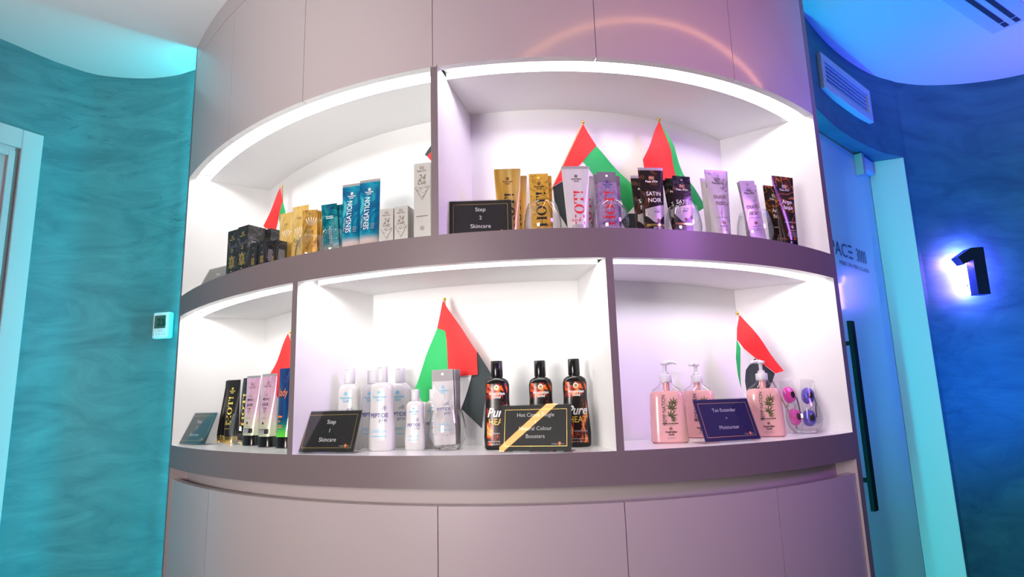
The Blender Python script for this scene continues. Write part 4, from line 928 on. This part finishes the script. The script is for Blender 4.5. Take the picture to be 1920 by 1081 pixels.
for nx_, lab, dx_, tl in (('a', 'clear plastic pouch around the pink goggles', -.021, (-6, -6)), ('b', 'clear plastic pouch around the blue goggles', .015, (-5, 6))):
    t = thing('plastic_pouch', lab, 'pouch', (gx + dx_, gy - .003, zL + .0125), 16); t.rotation_euler = (R(tl[0]), R(tl[1]), R(16)); mb = MB()
    mb.rings([[(x, y, z) for x, y in sup(a, b, 2.4, 28)] for z, a, b in ((0, .018, .004), (.012, .020, .013), (.06, .0205, .0145), (.105, .020, .013), (.122, .021, .006), (.130, .021, .0012))], 'clear_plastic'); mb.build('film', t)

# ---- table flags
def flag(label, base, face, tip, foot, panels, zs, amp=.005, seed=0, foot_y=.009):
    t = thing('table_flag', label, 'flag', (base[0], base[1], zs), face, 'red, green, white and black table flags')
    mb = MB()
    rip = lambda s_, h: amp * math.sin(s_ * 55 + h * 18 + seed) + amp * .6 * math.sin(s_ * 24 - h * 40 + 2 * seed)
    for key, pls in panels.items():
        lay = {'red': 0, 'green': .0012, 'white': .0024, 'black': .0036}[key]
        for pl in pls:
            bm = bmesh.new(); f = bm.faces.new([bm.verts.new((p[0], 0, p[1])) for p in pl]); bmesh.ops.triangulate(bm, faces=[f])
            for _ in range(5):
                e = [e for e in bm.edges if e.calc_length() > .011]
                if not e: break
                bmesh.ops.subdivide_edges(bm, edges=e, cuts=1, use_grid_fill=False); bmesh.ops.triangulate(bm, faces=[f for f in bm.faces if len(f.verts) > 3])
            bm.verts.index_update(); vs = []
            for v in bm.verts: vs.append((v.co.x, rip(v.co.x, v.co.z) - .003 + lay, v.co.z))
            o_ = len(vs); fs = [[v.index for v in f.verts] for f in bm.faces]; fs = [f if (Vector(vs[f[1]]) - Vector(vs[f[0]])).cross(Vector(vs[f[2]]) - Vector(vs[f[0]])).y < 0 else f[::-1] for f in fs]
            bk = [(a, b + .0006, c) for a, b, c in vs]; mb.add(vs + bk, fs + [[o_ + i for i in f[::-1]] for f in fs] + [(e.verts[1].index, e.verts[0].index, o_ + e.verts[0].index, o_ + e.verts[1].index) for e in bm.edges if e.is_boundary], 'flag_' + key, True); bm.free()
    mb.build('cloth', t)
    mb = MB(); pt = lambda q, y: (q[0], y, q[1]); mb.tube([pt(foot, foot_y), pt(tip, .006)], .0022, 'stick_wood'); mb.build('pole', t)
    mb = MB(); c = pt(tip, .006); rg = []
    for k in range(7):
        a = PI * k / 6; rg.append([(c[0] + .0048 * math.sin(a) * math.cos(2 * PI * j / 12) + 1e-6 * math.cos(2 * PI * j / 12), c[1] + .0048 * math.sin(a) * math.sin(2 * PI * j / 12) + 1e-6 * math.sin(2 * PI * j / 12), c[2] + .002 - .0048 * math.cos(a)) for j in range(12)])
    mb.rings(rg, 'brass'); mb.build('finial', t)
    return t
flag('red, green and black flag leaning behind the silver tube', (0.2047,1.5270), 8.8, (0.0, 0.349), (-0.172, 0), {'red':[[(-0.0002,0.3459),(0.0321,0.2827),(0.0098,0.2587),(-0.0104,0.2334),(-0.0573,0.1872),(-0.0925,0.163)]],'green':[[(0.0321,0.2827),(0.0892,0.2117),(0.1478,0.1403),(0.1082,0.0985),(0.0483,0.1662),(-0.0104,0.2334),(0.0098,0.2587)]],'white':[[(-0.0104,0.2334),(0.0483,0.1662),(0.1082,0.0985),(0.0894,0.0778),(0.0077,0.0595),(-0.0248,0.1209),(-0.0573,0.1872)]],'black':[[(-0.0925,0.163),(-0.0573,0.1872),(-0.0248,0.1209),(0.0071,0.0495),(-0.0593,0.0544),(-0.0878,0.1082)],[(0.1082,0.0985),(0.1316,0.0974),(0.1405,0.0568),(0.1025,0.0563),(0.0894,0.0778)]],}, zU, seed=1)
flag('red and green flag hanging behind the black sachets on upper shelf', (0.4281,1.5931), 23.8, (0.0, 0.3811), (-0.0233, 0), {'red':[[(-0.0003,0.3779),(0.028,0.2888),(0.0416,0.2202),(0.001,0.1922),(-0.0584,0.1778),(-0.0714,0.2519),(-0.038,0.3153)]],'green':[[(0.0028,0.372),(0.0369,0.3059),(0.0657,0.2232),(0.0986,0.1802),(0.1319,0.14),(0.1057,0.1235),(0.0666,0.1766),(0.0416,0.2202),(0.028,0.2888)]],'white':[[(-0.0584,0.1778),(0.001,0.1922),(0.0199,0.1257),(0.0023,0.0714),(-0.0506,0.0668)]],'black':[[(0.001,0.1922),(0.0416,0.2202),(0.0666,0.1766),(0.03,0.0813),(0.0199,0.1257)]],}, zU, seed=2)
flag('large red, green and grey-black flag in the middle of lower shelf', (-0.1804,1.5815), -16.9, (0.0, 0.3754), (0.0191, 0), {'red':[[(-0.0,0.3725),(0.047,0.3033),(0.0922,0.2349),(0.0928,0.177),(0.0683,0.176),(0.04,0.1751),(0.0114,0.1925),(0.0021,0.2936)],[(-0.0,0.3725),(0.0021,0.2936),(-0.0199,0.3022)]],'green':[[(-0.0199,0.3022),(0.0021,0.2936),(0.0114,0.1925),(0.0043,0.1024),(-0.0282,0.1059),(-0.0656,0.115),(-0.0838,0.1469),(-0.053,0.2242)]],'black':[[(0.0922,0.2349),(0.1256,0.1757),(0.1112,0.1062),(0.0984,0.0439),(0.0432,0.0934),(0.0588,0.1342),(0.0755,0.1761),(0.0928,0.177)]],'white':[[(0.0114,0.1925),(0.04,0.1751),(0.0755,0.1761),(0.0588,0.1342),(0.0432,0.0934),(0.0262,0.0912),(0.0043,0.1024)]],}, zL, seed=3)
flag('drooping flag on a slanted stick in the goggles glass', (0.6184,1.6594), 7.6, (0.0, 0.3247), (0.15, 0.0115), {'red':[[(0.0019,0.3217),(0.0615,0.2402),(0.1137,0.1661),(0.0851,0.1602),(0.0358,0.203),(0.0048,0.2297),(-0.0116,0.2546),(-0.0073,0.2851)]],'green':[[(-0.0116,0.2546),(-0.0033,0.2318),(-0.0083,0.1768),(-0.0152,0.1244),(-0.0189,0.1628),(-0.0208,0.2043)]],'white':[[(-0.0033,0.2318),(0.0048,0.2297),(0.0358,0.203),(0.0223,0.1918),(0.0095,0.1721),(0.0017,0.1409),(0.0002,0.1014),(-0.0152,0.1244),(-0.0083,0.1768)]],'black':[[(0.0358,0.203),(0.0851,0.1602),(0.0596,0.111),(0.0216,0.0839),(0.0002,0.1014),(0.0017,0.1409),(0.0095,0.1721),(0.0223,0.1918)]],}, zL, seed=4, foot_y=.024)
flag('small red flag behind the black cartons on upper shelf', (-0.7673,1.9570), -8.0, (0.0, 0.3537), (0.021, 0), {'red':[[(0.0002,0.349),(0.0131,0.2974),(-0.0039,0.2448),(-0.0173,0.2015),(-0.0501,0.2112),(-0.0554,0.2189),(-0.0284,0.2837)]],'green':[[(0.0085,0.3164),(0.0221,0.2614),(0.0121,0.2251),(-0.0007,0.2132),(-0.0039,0.2448),(0.0131,0.2974)]],'white':[[(-0.0039,0.2448),(-0.0007,0.2132),(0.0112,0.1995),(0.0098,0.1394),(-0.0152,0.1501),(-0.0173,0.2015)]],'black':[[(-0.0007,0.2132),(0.0121,0.2251),(0.03,0.2018),(0.0251,0.1329),(0.0098,0.1394),(0.0112,0.1995)]],}, zU, seed=5)
flag('red flag behind the pink tubes, cut off by the lower divider', (-0.6746,1.8287), -10.0, (0.0, 0.3309), (0.001, 0), {'red':[[(0.0001,0.3276),(0.0179,0.2707),(0.015,0.2075),(0.0038,0.1375),(-0.0288,0.1353),(-0.0629,0.2024),(-0.058,0.2117),(-0.0274,0.2727)]],'green':[[(0.0179,0.2707),(0.0307,0.1991),(0.0297,0.1321),(0.0038,0.1375),(0.015,0.2075)]],'white':[[(-0.0288,0.1353),(0.0038,0.1375),(0.0297,0.1321),(0.0246,0.0829),(-0.0129,0.0838)]],}, zL, seed=6)
flag('flag corner, black and red, above the tall grey carton', (-0.1986,1.5191), -10.0, (0.0, 0.3055), (0, 0), {'black':[[(-0.0,0.2995),(-0.0208,0.2673),(-0.0128,0.2605),(-0.0017,0.2727)]],'red':[[(-0.0128,0.2605),(-0.0017,0.2727),(0.004,0.2484),(-0.0019,0.246)]],'green':[[(-0.0017,0.2727),(-0.0,0.2995),(0.0101,0.2864),(0.004,0.2484)]],}, zU, seed=7)
